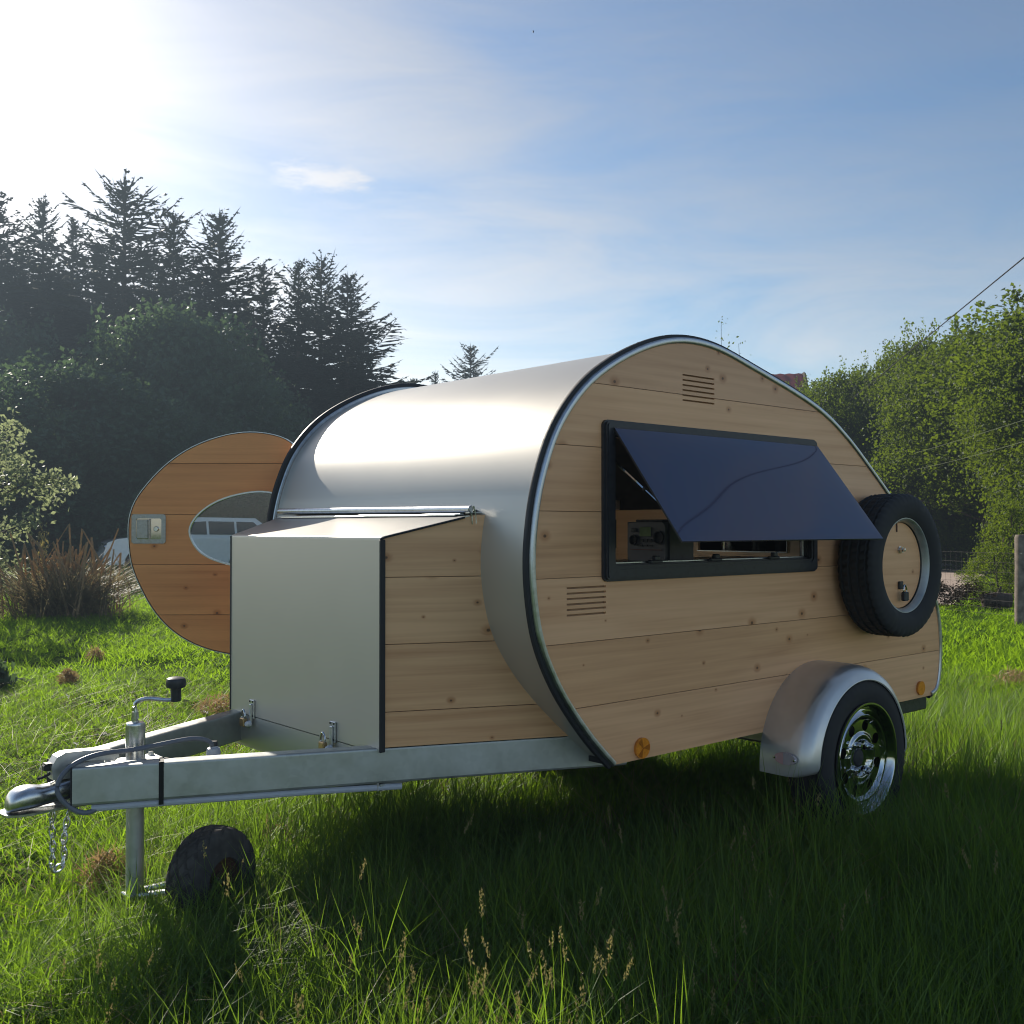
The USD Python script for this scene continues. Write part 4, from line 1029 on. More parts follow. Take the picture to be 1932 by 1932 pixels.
def seed_stalk(seed):
    rng = np.random.default_rng(seed); n = 1
    h = rng.uniform(.30, .44); lean = rng.uniform(.05, .30); th = rng.uniform(0, 6.28)
    d = np.array([math.cos(th), math.sin(th), 0]); t = np.linspace(0, 1, 9)
    p = d * (h * lean * (t ** 1.8))[:, None] + np.array([0, 0, 1]) * (h * (t - .12 * lean * t * t))[:, None]
    stem = tube(p, np.linspace(.0013, .0007, 9), 3, caps=False)
    hl = rng.uniform(.035, .07); k = 34
    u = rng.uniform(0, 1, k); ax = p[-1] - p[-2]; ax /= np.linalg.norm(ax)
    c = p[-1] - ax * .01 + ax * (u * hl)[:, None] + rng.normal(0, 1, (k, 3)) * (.0035 * np.sin(np.pi * np.clip(u, .08, .97)) ** .7)[:, None]
    head = leaves(rng, c, .009, .42, 2.2)
    return [(stem, 'meadow_blade'), (head, 'seed_tan')]


sd_p = [seed_stalk(300 + k) for k in range(10)]
xs = [rng.normal(c, s_, (n, 2)) for c, s_, n in (((-.62, -.86), (.10, .06), 26), ((-.80, -.72), (.16, .10), 12), ((-.98, -.62), (.22, .12), 10), ((-1.25, -.30), (.25, .2), 14), ((-.42, -1.02), (.12, .06), 10), ((-.2, -.62), (.35, .2), 8))]
xy2 = jitter_grid((-3, -3), (5, 3), .16, rng); ok, z = seen(xy2, .6); tl = tall(xy2)
xy2 = xy2[ok & (z > 1.2) & (z < 6) & (rng.uniform(size=len(xy2)) < np.where(xy2[:, 0] > -.1, .34, .11) * np.clip(tl * 1.4, .05, 1))]
xy = np.vstack(xs + [xy2]); b_ = (xy[:, 0] > .1) & (xy[:, 1] > -.1) & (xy[:, 1] < 1.6); xy = xy[~b_]
instancer('seeding_grass', sd_p, np.c_[xy, np.zeros(len(xy))], rng.uniform(0, 6.28, len(xy)), np.repeat(rng.uniform(.55, 1.0, len(xy))[:, None], 3, 1), 'thin grass stalks with tan seed heads in front of the trailer', 'grass')
# the lowest leaves between the blades: clover and moss
cl_rng = np.random.default_rng(5)
clv = []
for k in range(3):
    c = np.c_[cl_rng.uniform(-.3, .3, (260, 2)), cl_rng.uniform(.01, .05, 260)]
    clv.append([(leaves(cl_rng, c, .020, .8, 2.5), 'meadow_blade')])
xy = jitter_grid((-4, -4), (11, 11), .55, rng); ok, z = seen(xy, 1.0); xy = xy[ok & (z < 8)]
instancer('clover', clv, np.c_[xy, np.zeros(len(xy))], rng.uniform(0, 6.28, len(xy)), np.ones((len(xy), 3)), 'low clover leaves between the grass blades', 'clover', proto_name='leaf_patch')
fl = []
for k in range(2):
    c = cl_rng.normal(0, .006, (14, 3)) + [0, 0, .10 + .03 * k]
    fl.append([(leaves(cl_rng, c, .010, .7), 'petal')])
xy = np.array([(-.35, 2.9), (-.1, 3.2), (.2, 3.4), (.5, 3.3), (.45, 3.0), (-.6, 2.6), (.9, 3.9), (1.6, 4.6), (-.2, 2.2), (1.2, 3.2), (.1, 4.4), (2.3, 5.2), (-.9, 2.3), (-.75, 2.0), (.5, 1.05), (-1.2, -.35), (-1.0, -.75), (-.75, -.9)])
instancer('white_flowers', fl, np.c_[xy, np.zeros(len(xy))], rng.uniform(0, 6.28, len(xy)), np.ones((len(xy), 3)), 'tiny white flowers scattered in the lawn', 'flowers', proto_name='flower')

dd_p = []
for k in range(3):
    r_ = np.random.default_rng(400 + k); b0 = np.c_[r_.uniform(-.3, .3, (60, 2)), r_.uniform(-.01, .03, 60)]
    dd_p.append([(blades(r_, b0, r_.uniform(.10, .30, 60), r_.uniform(.0012, .003, 60), r_.uniform(.3, 1.4, 60), r_.uniform(.1, .7, 60)), 'dry_blade')])
xy = jitter_grid((-4, -4), (8, 6), .45, rng); ok, z = seen(xy, .8); xy = xy[ok & (z < 7.5) & (rng.uniform(size=len(xy)) < .95)]
instancer('dead_grass', dd_p, np.c_[xy, np.zeros(len(xy))], rng.uniform(0, 6.28, len(xy)), np.c_[np.ones((len(xy), 2)), .5 + .8 * tall(xy)], 'thin dead tan blades lying through the green grass', 'grass')
wd_p = []
for k in range(4):
    r_ = np.random.default_rng(430 + k); nl = 9; th = r_.uniform(0, 6.28, nl); L = r_.uniform(.05, .11, nl); vs = []
    for a, l in zip(th, L):
        t = np.linspace(0, 1, 5); d = np.array([math.cos(a), math.sin(a), 0]); p = d * (l * t)[:, None] + np.array([0, 0, 1.0]) * (.02 + l * (.75 * t - .45 * t * t))[:, None]
        w = (.016 * np.sin(np.pi * np.clip(t, .06, .98)) ** .8)[:, None] * np.array([-math.sin(a), math.cos(a), 0])
        vs.append(grid(np.stack([p - w, p + np.array([0, 0, -.004]), p + w], 1)))
    wd_p.append([(cat_(vs), 'weed_leaf')])
xy = jitter_grid((-4, -4), (8, 8), .62, rng); ok, z = seen(xy, .8); xy = xy[ok & (z < 8) & (rng.uniform(size=len(xy)) < .6)]
instancer('broad_weeds', wd_p, np.c_[xy, np.full(len(xy), .02)], rng.uniform(0, 6.28, len(xy)), np.repeat(rng.uniform(.4, .9, len(xy))[:, None], 3, 1), 'small broad-leaved weeds low in the grass', 'weeds', proto_name='weed')

# clumps of dry mown grass
for k, (x, y, r, lb) in enumerate([(-.85, 1.08, .10, 'tan clump of dry grass left of the jockey wheel post'), (-.30, .96, .13, 'tan heap of dry grass right behind the jockey wheel tyre'), (.80, 3.75, .16, 'pale heap of dry grass showing above the far drawbar beam'),
                                    (5.72, 1.03, .18, 'patch of dry cut grass on the sunlit lawn at the right edge'), (-.09, -.80, .09, 'dry tan tuft at the very bottom of the foreground'), (.49, 5.6, .08, 'small brown patch of dead grass on the left lawn, middle one'), (1.12, 6.85, .08, 'small brown patch of dead grass furthest up the left lawn'), (.05, 5.95, .08, 'brown patch of dead grass at the left edge of the lawn')]):
    r_ = np.random.default_rng(50 + k); n = 420
    xy = np.array([x, y]) + np.clip(r_.normal(0, r * .45, (n, 2)), -r * .8, r * .8); hgt = .05 + .09 * np.exp(-((xy - [x, y]) ** 2).sum(1) / r ** 2)
    a, b, w = frames(r_, n, .3); c = np.c_[xy, r_.uniform(.01, 1, n) * hgt]
    L = r_.uniform(.04, .10, (n, 1))
    v = np.stack([c - a * L / 2 - b * .0012, c - a * L / 2 + b * .0012, c + w * .006, c + a * L / 2], 1).reshape(-1, 3); kk = np.arange(n)[:, None] * 4
    part('dry_grass_clump', (v, np.vstack([kk + [0, 1, 2], kk + [2, 1, 3]])), 'dry_blade', smooth=0, label=lb, cat='dry grass')

# ------------------------------------------------------------------ trees
def proto(name):
    """A class prim under which a kind of tree is built once."""
    p = stage.CreateClassPrim('/World/' + name)
    return T('/World/' + name)


def copy_of(kind, name, loc, yaw, scale, label, cat, group=None):
    path = numbered('/World/' + name)
    x = UsdGeom.Xform.Define(stage, path)
    x.AddTranslateOp().Set(Gf.Vec3d(*map(float, loc))); x.AddRotateZOp().Set(float(yaw)); x.AddScaleOp().Set(Gf.Vec3f(*map(float, np.broadcast_to(scale, 3))))
    x.GetPrim().GetReferences().AddInternalReference(kind.path); x.GetPrim().SetInstanceable(True)
    return tag(T(path), label, cat, group)


def spruce(kind, seed, H=16.0, R=4.6):
    """Trunk and whorls of boughs: long, uneven, their tips turned up near the top; each bough a spray of needled twigs."""
    r = np.random.default_rng(seed)
    P0, P1, W0 = [], [], []
    z = .5
    while z < H - .15:
        f = z / H; n = int(r.integers(5, 8)); L0 = R * (1 - f) ** .74 * (.66 + .34 * min(1, f * 5)) * (.82 + .36 * r.uniform())
        for k in range(n):
            if r.uniform() < .10:
                continue
            az = 2 * np.pi * (k + r.uniform(-.45, .45)) / n; L = max(.16, L0 * (r.uniform(.45, 1.0) + .45 * (r.uniform() < .16)))
            rise = np.interp(f, [0, .45, .8, .95, 1], [-.25, .02, .45, .9, 1.6]) + r.normal(0, .10)
            d = np.array([math.cos(az), math.sin(az), 0]); m = max(4, int(L / .20))
            t = np.linspace(0, 1, m)
            line = np.array([0, 0, z + r.uniform(-.1, .1)]) + d * (L * t)[:, None] + np.array([0, 0, 1.0]) * (L * (rise * t - .38 * t * t * (1 - f) + .30 * t ** 3))[:, None]
            P0.append(line[:-1]); P1.append(line[1:] + (line[1:] - line[:-1]) * .35); W0.append(np.linspace(.13, .05, m - 1))
            sdv = np.cross(d, [0, 0, 1.0])
            for s in (-1, 1):
                for rep_ in range(2):
                    tl = np.clip(.42 * L * (1 - t[1:]) ** .6 * (.3 + .7 * np.minimum(t[1:] * 3, 1)), .10, .75) * r.uniform(.5, 1.25, m - 1)
                    dirv = d * r.uniform(.45, .95, (m - 1, 1)) + sdv * s * r.uniform(.45, 1, (m - 1, 1)) + np.array([0, 0, 1.0]) * (r.uniform(-.55, .15, (m - 1, 1)) * (1 - f) + .25 * f)
                    a = line[1:] + (line[:-1] - line[1:]) * r.uniform(0, 1, (m - 1, 1)); b = a + dirv * tl[:, None]
                    P0.append(a); P1.append(b); W0.append(np.full(m - 1, .10))
                    q = r.uniform(.25, .9, (m - 1, 1)); a2 = a + (b - a) * q
                    b2 = a2 + (d * r.uniform(-.1, .8, (m - 1, 1)) + sdv * s * r.uniform(-.5, .9, (m - 1, 1)) + np.array([0, 0, -1.0]) * r.uniform(.0, .9, (m - 1, 1)) * (1 - f)) * np.minimum(tl, .4)[:, None] * .8
                    P0.append(a2); P1.append(b2); W0.append(np.full(m - 1, .09))
        z += r.uniform(.26, .50) * (1.15 - .5 * f)
    P0.append(np.array([[0, 0, H - 1.2], [0, 0, H - .5]])); P1.append(np.array([[0, 0, H], [.02, 0, H + .35]])); W0.append(np.array([.10, .06]))
    P0, P1, W0 = np.vstack(P0), np.vstack(P1), np.concatenate(W0)
    a = P1 - P0; s = np.cross(a, r.normal(size=a.shape)); s /= np.linalg.norm(s, axis=1, keepdims=True) + 1e-9
    n = len(a); mid = P0 + a * .4
    v = np.stack([P0, mid + s * (W0 / 2)[:, None], P1, mid - s * (W0 / 2)[:, None]], 1).reshape(-1, 3); k = np.arange(n)[:, None] * 4
    part('crown', (v, np.vstack([k + [0, 1, 2], k + [0, 2, 3]])), 'spruce_needle', kind, smooth=0)
    part('trunk', tube([(0, 0, -.1), (0, .02, H * .5), (0, 0, H - .2)], [.20, .11, .015], 8), 'bark', kind)


def broadleaf(kind, seed, H, R, n_leaf, size, leaf, z0=.12, lobes=80, ratio=.62, up=0.0, loose=.0, trunk_r=.14, big=1.0):
    """Trunk, limbs, and many leafy clumps at the limbs' ends, denser towards their upper sides, with gaps between."""
    r = np.random.default_rng(seed); C, RR, limbs = [], [], []
    for k in range(lobes):
        f = (k + .5) / lobes; z = H * (z0 + (1 - z0) * f ** .9)
        prof = math.sin(math.pi * min(.985, (.17 + .83 * f) ** .85)) ** .55
        az = k * 2.39996 + r.uniform(-.5, .5); rad = R * prof * r.uniform(.25, 1.0) ** .6 * (.86 + .3 * meshkit.noise(np.array([math.cos(az) * 1.3 + seed, math.sin(az) * 1.3, z * .4])))
        lr = R * r.uniform(.13, .25) * (.65 + .35 * prof) * big
        C.append((rad * math.cos(az), rad * math.sin(az), min(z + r.normal(0, .03) * H, H - lr * .6))); RR.append(lr)
    C, RR = np.array(C), np.array(RR)
    tr = curve([(0, 0, -.1), (r.normal(0, .1), r.normal(0, .1), H * .3), (r.normal(0, .2), r.normal(0, .2), H * .62), (r.normal(0, .15), 0, H * .86)], 12)
    limbs.append(tube(tr, np.linspace(trunk_r, .02, 12), 7))
    for c, lr in zip(C[::2], RR[::2]):
        zs = np.clip(c[2] * .6, 0.05 * H, H * .8); j = int(np.clip(np.searchsorted(tr[:, 2], zs), 0, 10)); b = tr[j]
        mid = (b + c) / 2 + r.normal(0, .12, 3) * lr + [0, 0, -.06 * R]
        limbs.append(tube(curve([b, mid, c], 6), np.linspace(trunk_r * .32, .010, 6), 4, caps=False))
        for _ in range(2):
            e = c + np.clip(r.normal(0, 1, 3), -1, 1) * lr * .6
            limbs.append(tube([c, (c + e) / 2 + r.normal(0, .05, 3) * lr, e], [.010, .006, .003], 3, caps=False))
    wgt = RR ** 2; cnt = (n_leaf * wgt / wgt.sum()).astype(int); pts = []
    for c, lr, n in zip(C, RR, cnt):
        d = r.normal(size=(n, 3)); d[:, 2] += .35; d /= np.linalg.norm(d, axis=1, keepdims=True)
        q = r.uniform(.30, 1.0, (n, 1)) ** .45
        bump = .62 + .8 * meshkit.noise(d * 2.4 + c * 3.1)[:, None]
        cl = d * q * bump * lr * np.array([1.12, 1.12, .85])
        m = max(n // 6, 1); idx = r.integers(0, m, n)
        cl = cl[idx] + r.normal(0, 1, (n, 3)) * (.05 * lr + size * .75)
        if loose:
            cl[:, 2] -= np.abs(r.normal(0, loose, n)) * lr
        pts.append(c + cl)
    # loose sprays that break the outline
    k = max(lobes // 2, 4); out = C[r.integers(0, lobes, k)]; dirs = out - [0, 0, H * .45]; dirs /= np.linalg.norm(dirs, axis=1, keepdims=True) + 1e-9
    for o, d in zip(out, dirs):
        l = R * r.uniform(.05, .18); t = r.uniform(0, 1, (26, 1))
        pts.append(o + (d + [0, 0, .25]) * (.14 * R + l * t) + r.normal(0, size * .8, (26, 3)))
    pts = np.vstack(pts); pts = pts[pts[:, 2] > .05]
    part('crown', leaves(r, pts, size, ratio, up), leaf, kind, smooth=0)
    part('trunk', cat_(limbs), 'bark', kind)


K_sp = []
for k in range(5):
    kd = proto('spruce_kind_%s' % 'abcde'[k]); spruce(kd, 700 + k, 16.0, [5.0, 5.8, 4.6, 5.3, 4.3][k]); K_sp.append(kd)
front = [((10.25, 45.34), 15.41, 1.0, 'dark spruce cut by the left edge of the picture'), ((12.46, 46.07), 15.64, .75, 'thin-topped hazy spruce second from the left edge'), ((13.8, 46.22), 15.14, .70, 'slim spruce tip just left of the tallest spruce'),
         ((14.43, 41.69), 15.97, 1.0, 'tallest and broadest spruce of the row, its tip highest against the sky'), ((16.83, 42.26), 15.05, .72, 'narrow spruce between the tallest one and its tall right neighbour'),
         ((17.48, 39.03), 14.47, .95, 'tall pointed spruce in the middle of the row, gap of sky on its right'), ((20.31, 40.54), 13.03, .75, 'lower spruce tip in the dip of the row'), ((20.01, 36.82), 12.43, .80, 'left one of the three close spruce tips near the camper roof'),
         ((21.78, 37.94), 13.2, .8, 'middle and highest of the three close spruce tips near the camper roof'), ((21.59, 35.45), 11.82, .98, 'last spruce of the row, its branches spreading over the sky on the right'), ((35.57, 44.49), 11.65, .9, 'lone small spruce top showing above the middle of the camper roof'),
         ((33.03, 46.7), 9.72, .7, 'tiny spruce tip just over the roof edge, right of the dark row'), ((35.25, 47.42), 10.39, .6, 'tiny spruce tip just left of the lone spruce top')]
for k, ((x, y), h, wd, lb) in enumerate(front):
    copy_of(K_sp[(k * 2) % 5], 'spruce_tree', (x, y, 0), 47 * k, (h / 16 * wd * 1.62, h / 16 * wd * 1.62, h / 16), lb, 'spruce', 'spruces behind the field')
for k, (x, y, h) in enumerate([(13.59, 53.04, 15.3), (16.75, 51.61, 15.6), (18.39, 48.85, 14.6), (20.62, 48.24, 13.9), (21.99, 45.71, 12.6), (23.59, 44.32, 11.4), (24.6, 40.2, 10.2), (11.5, 50.5, 15.0), (23.2, 37.0, 9.4), (16.0, 45.0, 11.5), (18.8, 43.2, 11.0), (20.9, 40.0, 9.8), (13.0, 47.5, 12.5), (22.6, 39.0, 9.2), (24.3, 36.6, 7.6), (12.0, 44.0, 11.5), (15.2, 43.2, 11.8), (17.6, 41.2, 10.5), (19.4, 39.4, 9.6), (22.4, 36.4, 8.4), (14.6, 49.5, 13.6), (19.6, 45.6, 12.2), (21.3, 43.8, 11.6)]):
    copy_of(K_sp[(k * 3 + 1) % 5], 'spruce_tree', (x, y, 0), 31 * k, (h / 16 * 1.35, h / 16 * 1.35, h / 16), 'dark spruce hidden in the mass behind the front row', 'spruce', 'spruces of the back row')

K_dk = []
for k in range(2):
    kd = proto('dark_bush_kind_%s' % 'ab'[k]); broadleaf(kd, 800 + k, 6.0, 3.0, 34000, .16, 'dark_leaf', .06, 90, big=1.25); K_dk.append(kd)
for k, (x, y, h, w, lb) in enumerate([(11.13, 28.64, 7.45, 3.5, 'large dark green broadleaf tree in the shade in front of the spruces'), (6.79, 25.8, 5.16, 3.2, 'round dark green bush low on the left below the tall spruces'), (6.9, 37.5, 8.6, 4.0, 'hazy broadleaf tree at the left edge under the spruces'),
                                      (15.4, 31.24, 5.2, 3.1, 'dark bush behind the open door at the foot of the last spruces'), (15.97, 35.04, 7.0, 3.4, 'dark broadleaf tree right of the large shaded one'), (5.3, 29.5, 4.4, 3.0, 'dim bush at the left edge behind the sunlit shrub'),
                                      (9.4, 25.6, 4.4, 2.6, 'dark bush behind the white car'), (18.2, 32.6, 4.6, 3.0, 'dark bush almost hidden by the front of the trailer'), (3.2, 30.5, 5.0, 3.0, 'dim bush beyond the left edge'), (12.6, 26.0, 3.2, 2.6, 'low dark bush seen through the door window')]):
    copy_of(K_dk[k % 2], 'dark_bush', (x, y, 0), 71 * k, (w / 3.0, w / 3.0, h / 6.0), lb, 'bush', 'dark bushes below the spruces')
sh = proto('pale_shrub_kind'); broadleaf(sh, 860, 3.1, 1.25, 4200, .085, 'pale_leaf', .10, 34, .6, trunk_r=.05)
copy_of(sh, 'sunlit_shrub', (1.55, 13.6, 0), 20, 1.0, 'pale leaved shrub with sunlit leaves at the left edge', 'shrub')
kd = thing('leafy_branch', (2.2, 13.4, 1.0))
r_ = np.random.default_rng(9)
bl = curve([(1.9, 13.45, 1.5), (2.25, 13.25, 1.72), (2.62, 13.0, 1.86), (2.85, 12.85, 1.80)], 14)
part('stem', tube(bl, np.linspace(.014, .004, 14), 5), 'bark', kd)
pt = bl[r_.integers(3, 14, 260)] + r_.normal(0, .075, (260, 3))
part('leaves', leaves(r_, pt, .085, .6), 'pale_leaf', kd, smooth=0)
tag(kd, 'low sunlit branch reaching right from the pale shrub', 'branch')

K_b = []
for k in range(3):
    kd = proto('birch_kind_%s' % 'abc'[k]); broadleaf(kd, 900 + k, 7.0, 3.0, 66000, .10, 'birch_leaf', [.35, .34, .05][k], 120, .7, loose=[.4, .25, .2][k], big=1.3); K_b.append(kd)
for k, (x, y, h, w, lb) in enumerate([(23.2, 6.6, 6.35, 3.6, 'tall leafy birch filling the right edge under the wire'), (24.85, 10.04, 6.1, 2.6, 'birch with a rounded top left of the tallest tree'), (26.6, 12.6, 6.5, 2.1, 'birch with drooping top twigs beside the low trees'), (26.9, 15.0, 5.9, 2.2, 'low bright leafy tree just right of the camper roof edge'),
                                      (26.9, 17.0, 5.5, 1.5, 'small leafy tree beside the red roof'), (27.2, 11.3, 5.6, 2.6, 'leafy tree filling the gap behind the round birch'), (20.6, 6.1, 5.0, 2.1, 'bushy birch sapling overhanging the driveway'), (31.19, 16.45, 5.4, 2.6, 'leafy tree behind the low trees'), (19.2, 4.2, 5.2, 2.3, 'leafy birch low at the right edge above the post')]):
    copy_of(K_b[k % 3], 'birch_tree', (x, y, 0), 57 * k, (w / 3.0, w / 3.0, h / 7.0), lb, 'tree', 'leafy trees on the right')
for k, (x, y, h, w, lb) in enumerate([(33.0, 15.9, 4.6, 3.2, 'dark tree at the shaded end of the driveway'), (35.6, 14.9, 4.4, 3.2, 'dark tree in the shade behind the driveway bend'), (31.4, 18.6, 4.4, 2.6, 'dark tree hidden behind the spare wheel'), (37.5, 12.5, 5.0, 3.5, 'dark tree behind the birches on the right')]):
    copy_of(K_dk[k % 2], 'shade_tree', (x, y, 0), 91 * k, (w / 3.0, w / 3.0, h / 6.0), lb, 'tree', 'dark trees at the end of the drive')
lb_ = proto('bright_bush_kind'); broadleaf(lb_, 940, 1.5, .85, 6200, .05, 'birch_leaf', .05, 30, trunk_r=.03, big=1.3)
copy_of(lb_, 'bright_bush', (13.5, 4.62, 0), 10, (.55, .55, .58), 'bright yellow-green bush beside the driveway', 'bush')
copy_of(lb_, 'bright_bush', (15.3, 5.15, 0), 130, (.75, .75, 1.05), 'green bush with pale leaves leaning over the driveway edge', 'bush')
br_ = proto('brown_shrub_kind'); broadleaf(br_, 950, .55, .55, 1900, .045, 'brown_leaf', .05, 20, trunk_r=.02, big=1.3)
copy_of(br_, 'brown_shrub', (12.45, 4.72, 0), 0, (.95, .95, .62), 'low dead brown shrub in front of the driveway', 'shrub')
lg = thing('old_log', (12.75, 4.25, .25), 'short weathered log lying behind the dead brown shrub', 'log')
part('stem', tube([(12.62, 4.42, .13), (12.75, 4.25, .15), (12.85, 4.12, .14)], [.10, .11, .10], 12), 'bark', lg)
part('branch_stub', tube([(12.75, 4.25, .22), (12.72, 4.2, .34)], [.025, .015], 6), 'bark', lg)
sp_ = thing('sapling', (18.16, 13.22, 0), 'thin sapling whose leafy tip shows above the camper roof', 'sapling')
r_ = np.random.default_rng(77); pts, lim = [], []
for bx, top in ((0, 6.14), (.42, 5.6), (.2, 5.35)):
    o = np.array([18.16, 13.22, 0]) + Rv * bx
    l = curve([np.array([18.16, 13.22, 0]), np.array([18.16, 13.22, 2.8]) + Rv * bx * .3, o + [0, 0, top * .85], o + [0, 0, top]], 16)
    lim.append(tube(l, np.linspace(.03, .004, 16), 5)); pts.append(l[r_.integers(8, 16, 60)] + r_.normal(0, .10, (60, 3)) * [1, 1, .8])
part('stem', cat_(lim), 'bark', sp_)
part('leaves', leaves(r_, np.vstack(pts), .075, .55), 'birch_leaf', sp_, smooth=0)

# rush clump with bent dry stalks
rc = thing('rush_clump', (2.49, 11.76, 0), 'big clump of rushes with bent dry brown stalks on the far side of the lawn', 'rushes')
r_ = np.random.default_rng(21); o = np.array([2.45, 11.8, 0])
n = 1700; th = r_.uniform(0, 6.28, n); rad = np.abs(r_.normal(0, .34, n))
base = o + np.c_[np.cos(th) * rad, np.sin(th) * rad, np.zeros(n)]
part('green_leaf_mass', blades(r_, base, r_.uniform(.35, .95, n), r_.uniform(.010, .020, n), r_.uniform(.1, 1.3, n), r_.uniform(.1, 1.0, n)), 'rush_leaf', rc, smooth=0, kind='stuff')
stalks = []
for k in range(84):
    a0 = r_.uniform(0, 6.28); b0 = o + np.array([math.cos(a0), math.sin(a0), 0]) * abs(r_.normal(0, .30)); hgt = r_.uniform(.40, 1.0) + .32 * r_.uniform() ** 3
    sd_ = (Rv * r_.normal(0, .30) + Fv * r_.normal(0, .25)) * hgt
    tp = b0 + sd_ + [0, 0, hgt]
    if r_.uniform() < .62:
        e = tp + Rv * r_.normal(0, .22) - np.array([0, 0, hgt * r_.uniform(.25, .65)]); pl = [b0, tp, e]; rd = [.016, .014, .010]
    else:
        pl = [b0, (b0 + tp) / 2 + r_.normal(0, .02, 3), tp]; rd = [.016, .014, .009]
    part('dry_stalk', tube(pl, rd, 4), 'straw_stalk', rc, smooth=0)
c = o + Rv * -.28 + np.array([0, 0, .95]) + r_.normal(0, 1, (120, 3)) * [.03, .03, .11]
part('seed_plume', leaves(r_, c, .05, .4, 2), 'seed_tan', rc, smooth=0, kind='stuff')
wd_ = thing('dark_weed', (.12, 5.62, 0), 'dark weed at the left edge of the lawn', 'weed')
c = np.array([.03, 5.70, .09]) + r_.normal(0, 1, (300, 3)) * [.045, .045, .055]; c[:, 2] = np.abs(c[:, 2])
part('leaves', leaves(r_, c, .06, .7, .4), 'dark_leaf', wd_, smooth=0)
part('stem', tube([(.03, 5.70, 0), (.03, 5.70, .2)], [.01, .005], 5), 'bark', wd_)

# ------------------------------------------------------------------ white car behind the rushes
cx = np.array([9.15, 23.1]); ch_ = np.array([-.80, .14]); ch_ = (-.86 * Rv - .50 * Fv)[:2]; ch_ /= np.linalg.norm(ch_); cw = np.array([-ch_[1], ch_[0]])


def car(v):
    v = np.asarray(v, float)
    return np.stack([cx[0] + ch_[0] * v[:, 0] + cw[0] * v[:, 1], cx[1] + ch_[1] * v[:, 0] + cw[1] * v[:, 1], v[:, 2]], 1)


cr = thing('parked_car', (cx[0], cx[1], 0), 'white estate car parked behind the rush clump, partly hidden by the open door', 'car')
prof = Polygon([(2.1, .30), (2.14, .55), (2.06, .78), (1.85, .86), (.95, .97), (.25, 1.34), (-.1, 1.39), (-1.5, 1.37), (-1.95, 1.02), (-2.08, .92), (-2.1, .40), (-2.0, .28)]).buffer(.03)
for wx in (1.35, -1.30):
    prof = prof.difference(Point(wx, .30).buffer(.35))
body = trimesh.Trimesh(*extrude(prof, -.82, .82), process=False).subdivide_to_size(.18, max_iter=6)
bv = np.asarray(body.vertices).copy(); bv[:, 1] *= 1 - .20 * np.clip((bv[:, 2] - .9) / .5, 0, 1) - .10 * np.clip((np.abs(bv[:, 0]) - 1.6) / .5, 0, 1)
part('body', (car(bv), np.asarray(body.faces)), 'white_paint', cr, smooth=40)
for sg in (-1, 1):
    for nm, pl in (('side_window', [(.62, 1.0), (.20, 1.29), (-.25, 1.32), (-.25, .99)]), ('side_window', [(-.31, .99), (-.31, 1.32), (-.95, 1.31), (-.95, .98)]), ('side_window', [(-1.01, .98), (-1.01, 1.31), (-1.45, 1.30), (-1.72, 1.03)])):
        e = extrude(Polygon(pl), 0, .02)
        part(nm, car(xf(e, lambda v: np.stack([v[:, 0], sg * (.835 - .165 * np.clip((v[:, 2] - .9) / .5, 0, 1)) - sg * v[:, 1] * .5, v[:, 2]], 1))[0]) if False else xf(xf(e, lambda v: np.stack([v[:, 0], sg * (.832 - .164 * np.clip((v[:, 2] - .9) / .5, 0, 1)) - sg * v[:, 1] * .4, v[:, 2]], 1)), car), 'car_glass', cr, smooth=0)
    hl = lathe([(0, 2.20), (.06, 2.185), (.10, 2.12), (.10, 2.0)], (0, sg * .58, .70), 16, 'x')
    part('headlight', xf(hl, lambda v: car(v - [.05, 0, 0])), 'chrome', cr)
    for wx in (1.35, -1.30):
        part('wheel', xf(lathe([(0, -.09), (.17, -.09), (.20, -.11), (.30, -.10), (.31, -.06), (.31, .08), (0, .08)], (wx, 0, .31), 24), lambda v: car(v * [1, -1 if sg > 0 else 1, 1] + [0, sg * .72, 0])), 'tyre_rubber', cr)
part('windscreen', xf((np.array([(.90, -.70, 1.005), (.90, .70, 1.005), (.27, .62, 1.335), (.27, -.62, 1.335), (.93, -.70, 1.01), (.93, .70, 1.01), (.30, .62, 1.345), (.30, -.62, 1.345)]), np.array([[4, 5, 6], [4, 6, 7], [0, 2, 1], [0, 3, 2], [0, 1, 5], [0, 5, 4], [2, 3, 7], [2, 7, 6]])), car), 'car_glass', cr, smooth=0)
part('bumper', xf(bar((2.02, -.72, .34), (2.18, .72, .52), .04), car), 'white_paint', cr)

# ------------------------------------------------------------------ house, post, fence, gate, wires, insect
hs_ = thing('red_roof_house', (33.5, 23.5, 0), 'house with a rusty red tin roof half hidden behind the camper', 'house')
hu, hv = np.array([-.64, .77, 0]), np.array([-.77, -.64, 0]); hr = np.array([32.49, 20.63, 7.08])
rdg, eav = 10.0, 3.2


def roof_side(sg):
    n = 60; u = np.linspace(-.25, rdg, n); rows = []
    for t in (0.0, 1.0):
        rows.append([hr + hu * a + hv * sg * eav * t + np.array([0, 0, -2.3 * t + .03 * (k % 2)]) for k, a in enumerate(u)])
    up_ = np.array(rows); lo_ = up_ - [0, 0, .05]
    return cat_([grid(up_), flip(grid(lo_)), grid(np.stack([up_[:, 0], lo_[:, 0]], 1)), grid(np.stack([up_[1], lo_[1]], 1))])


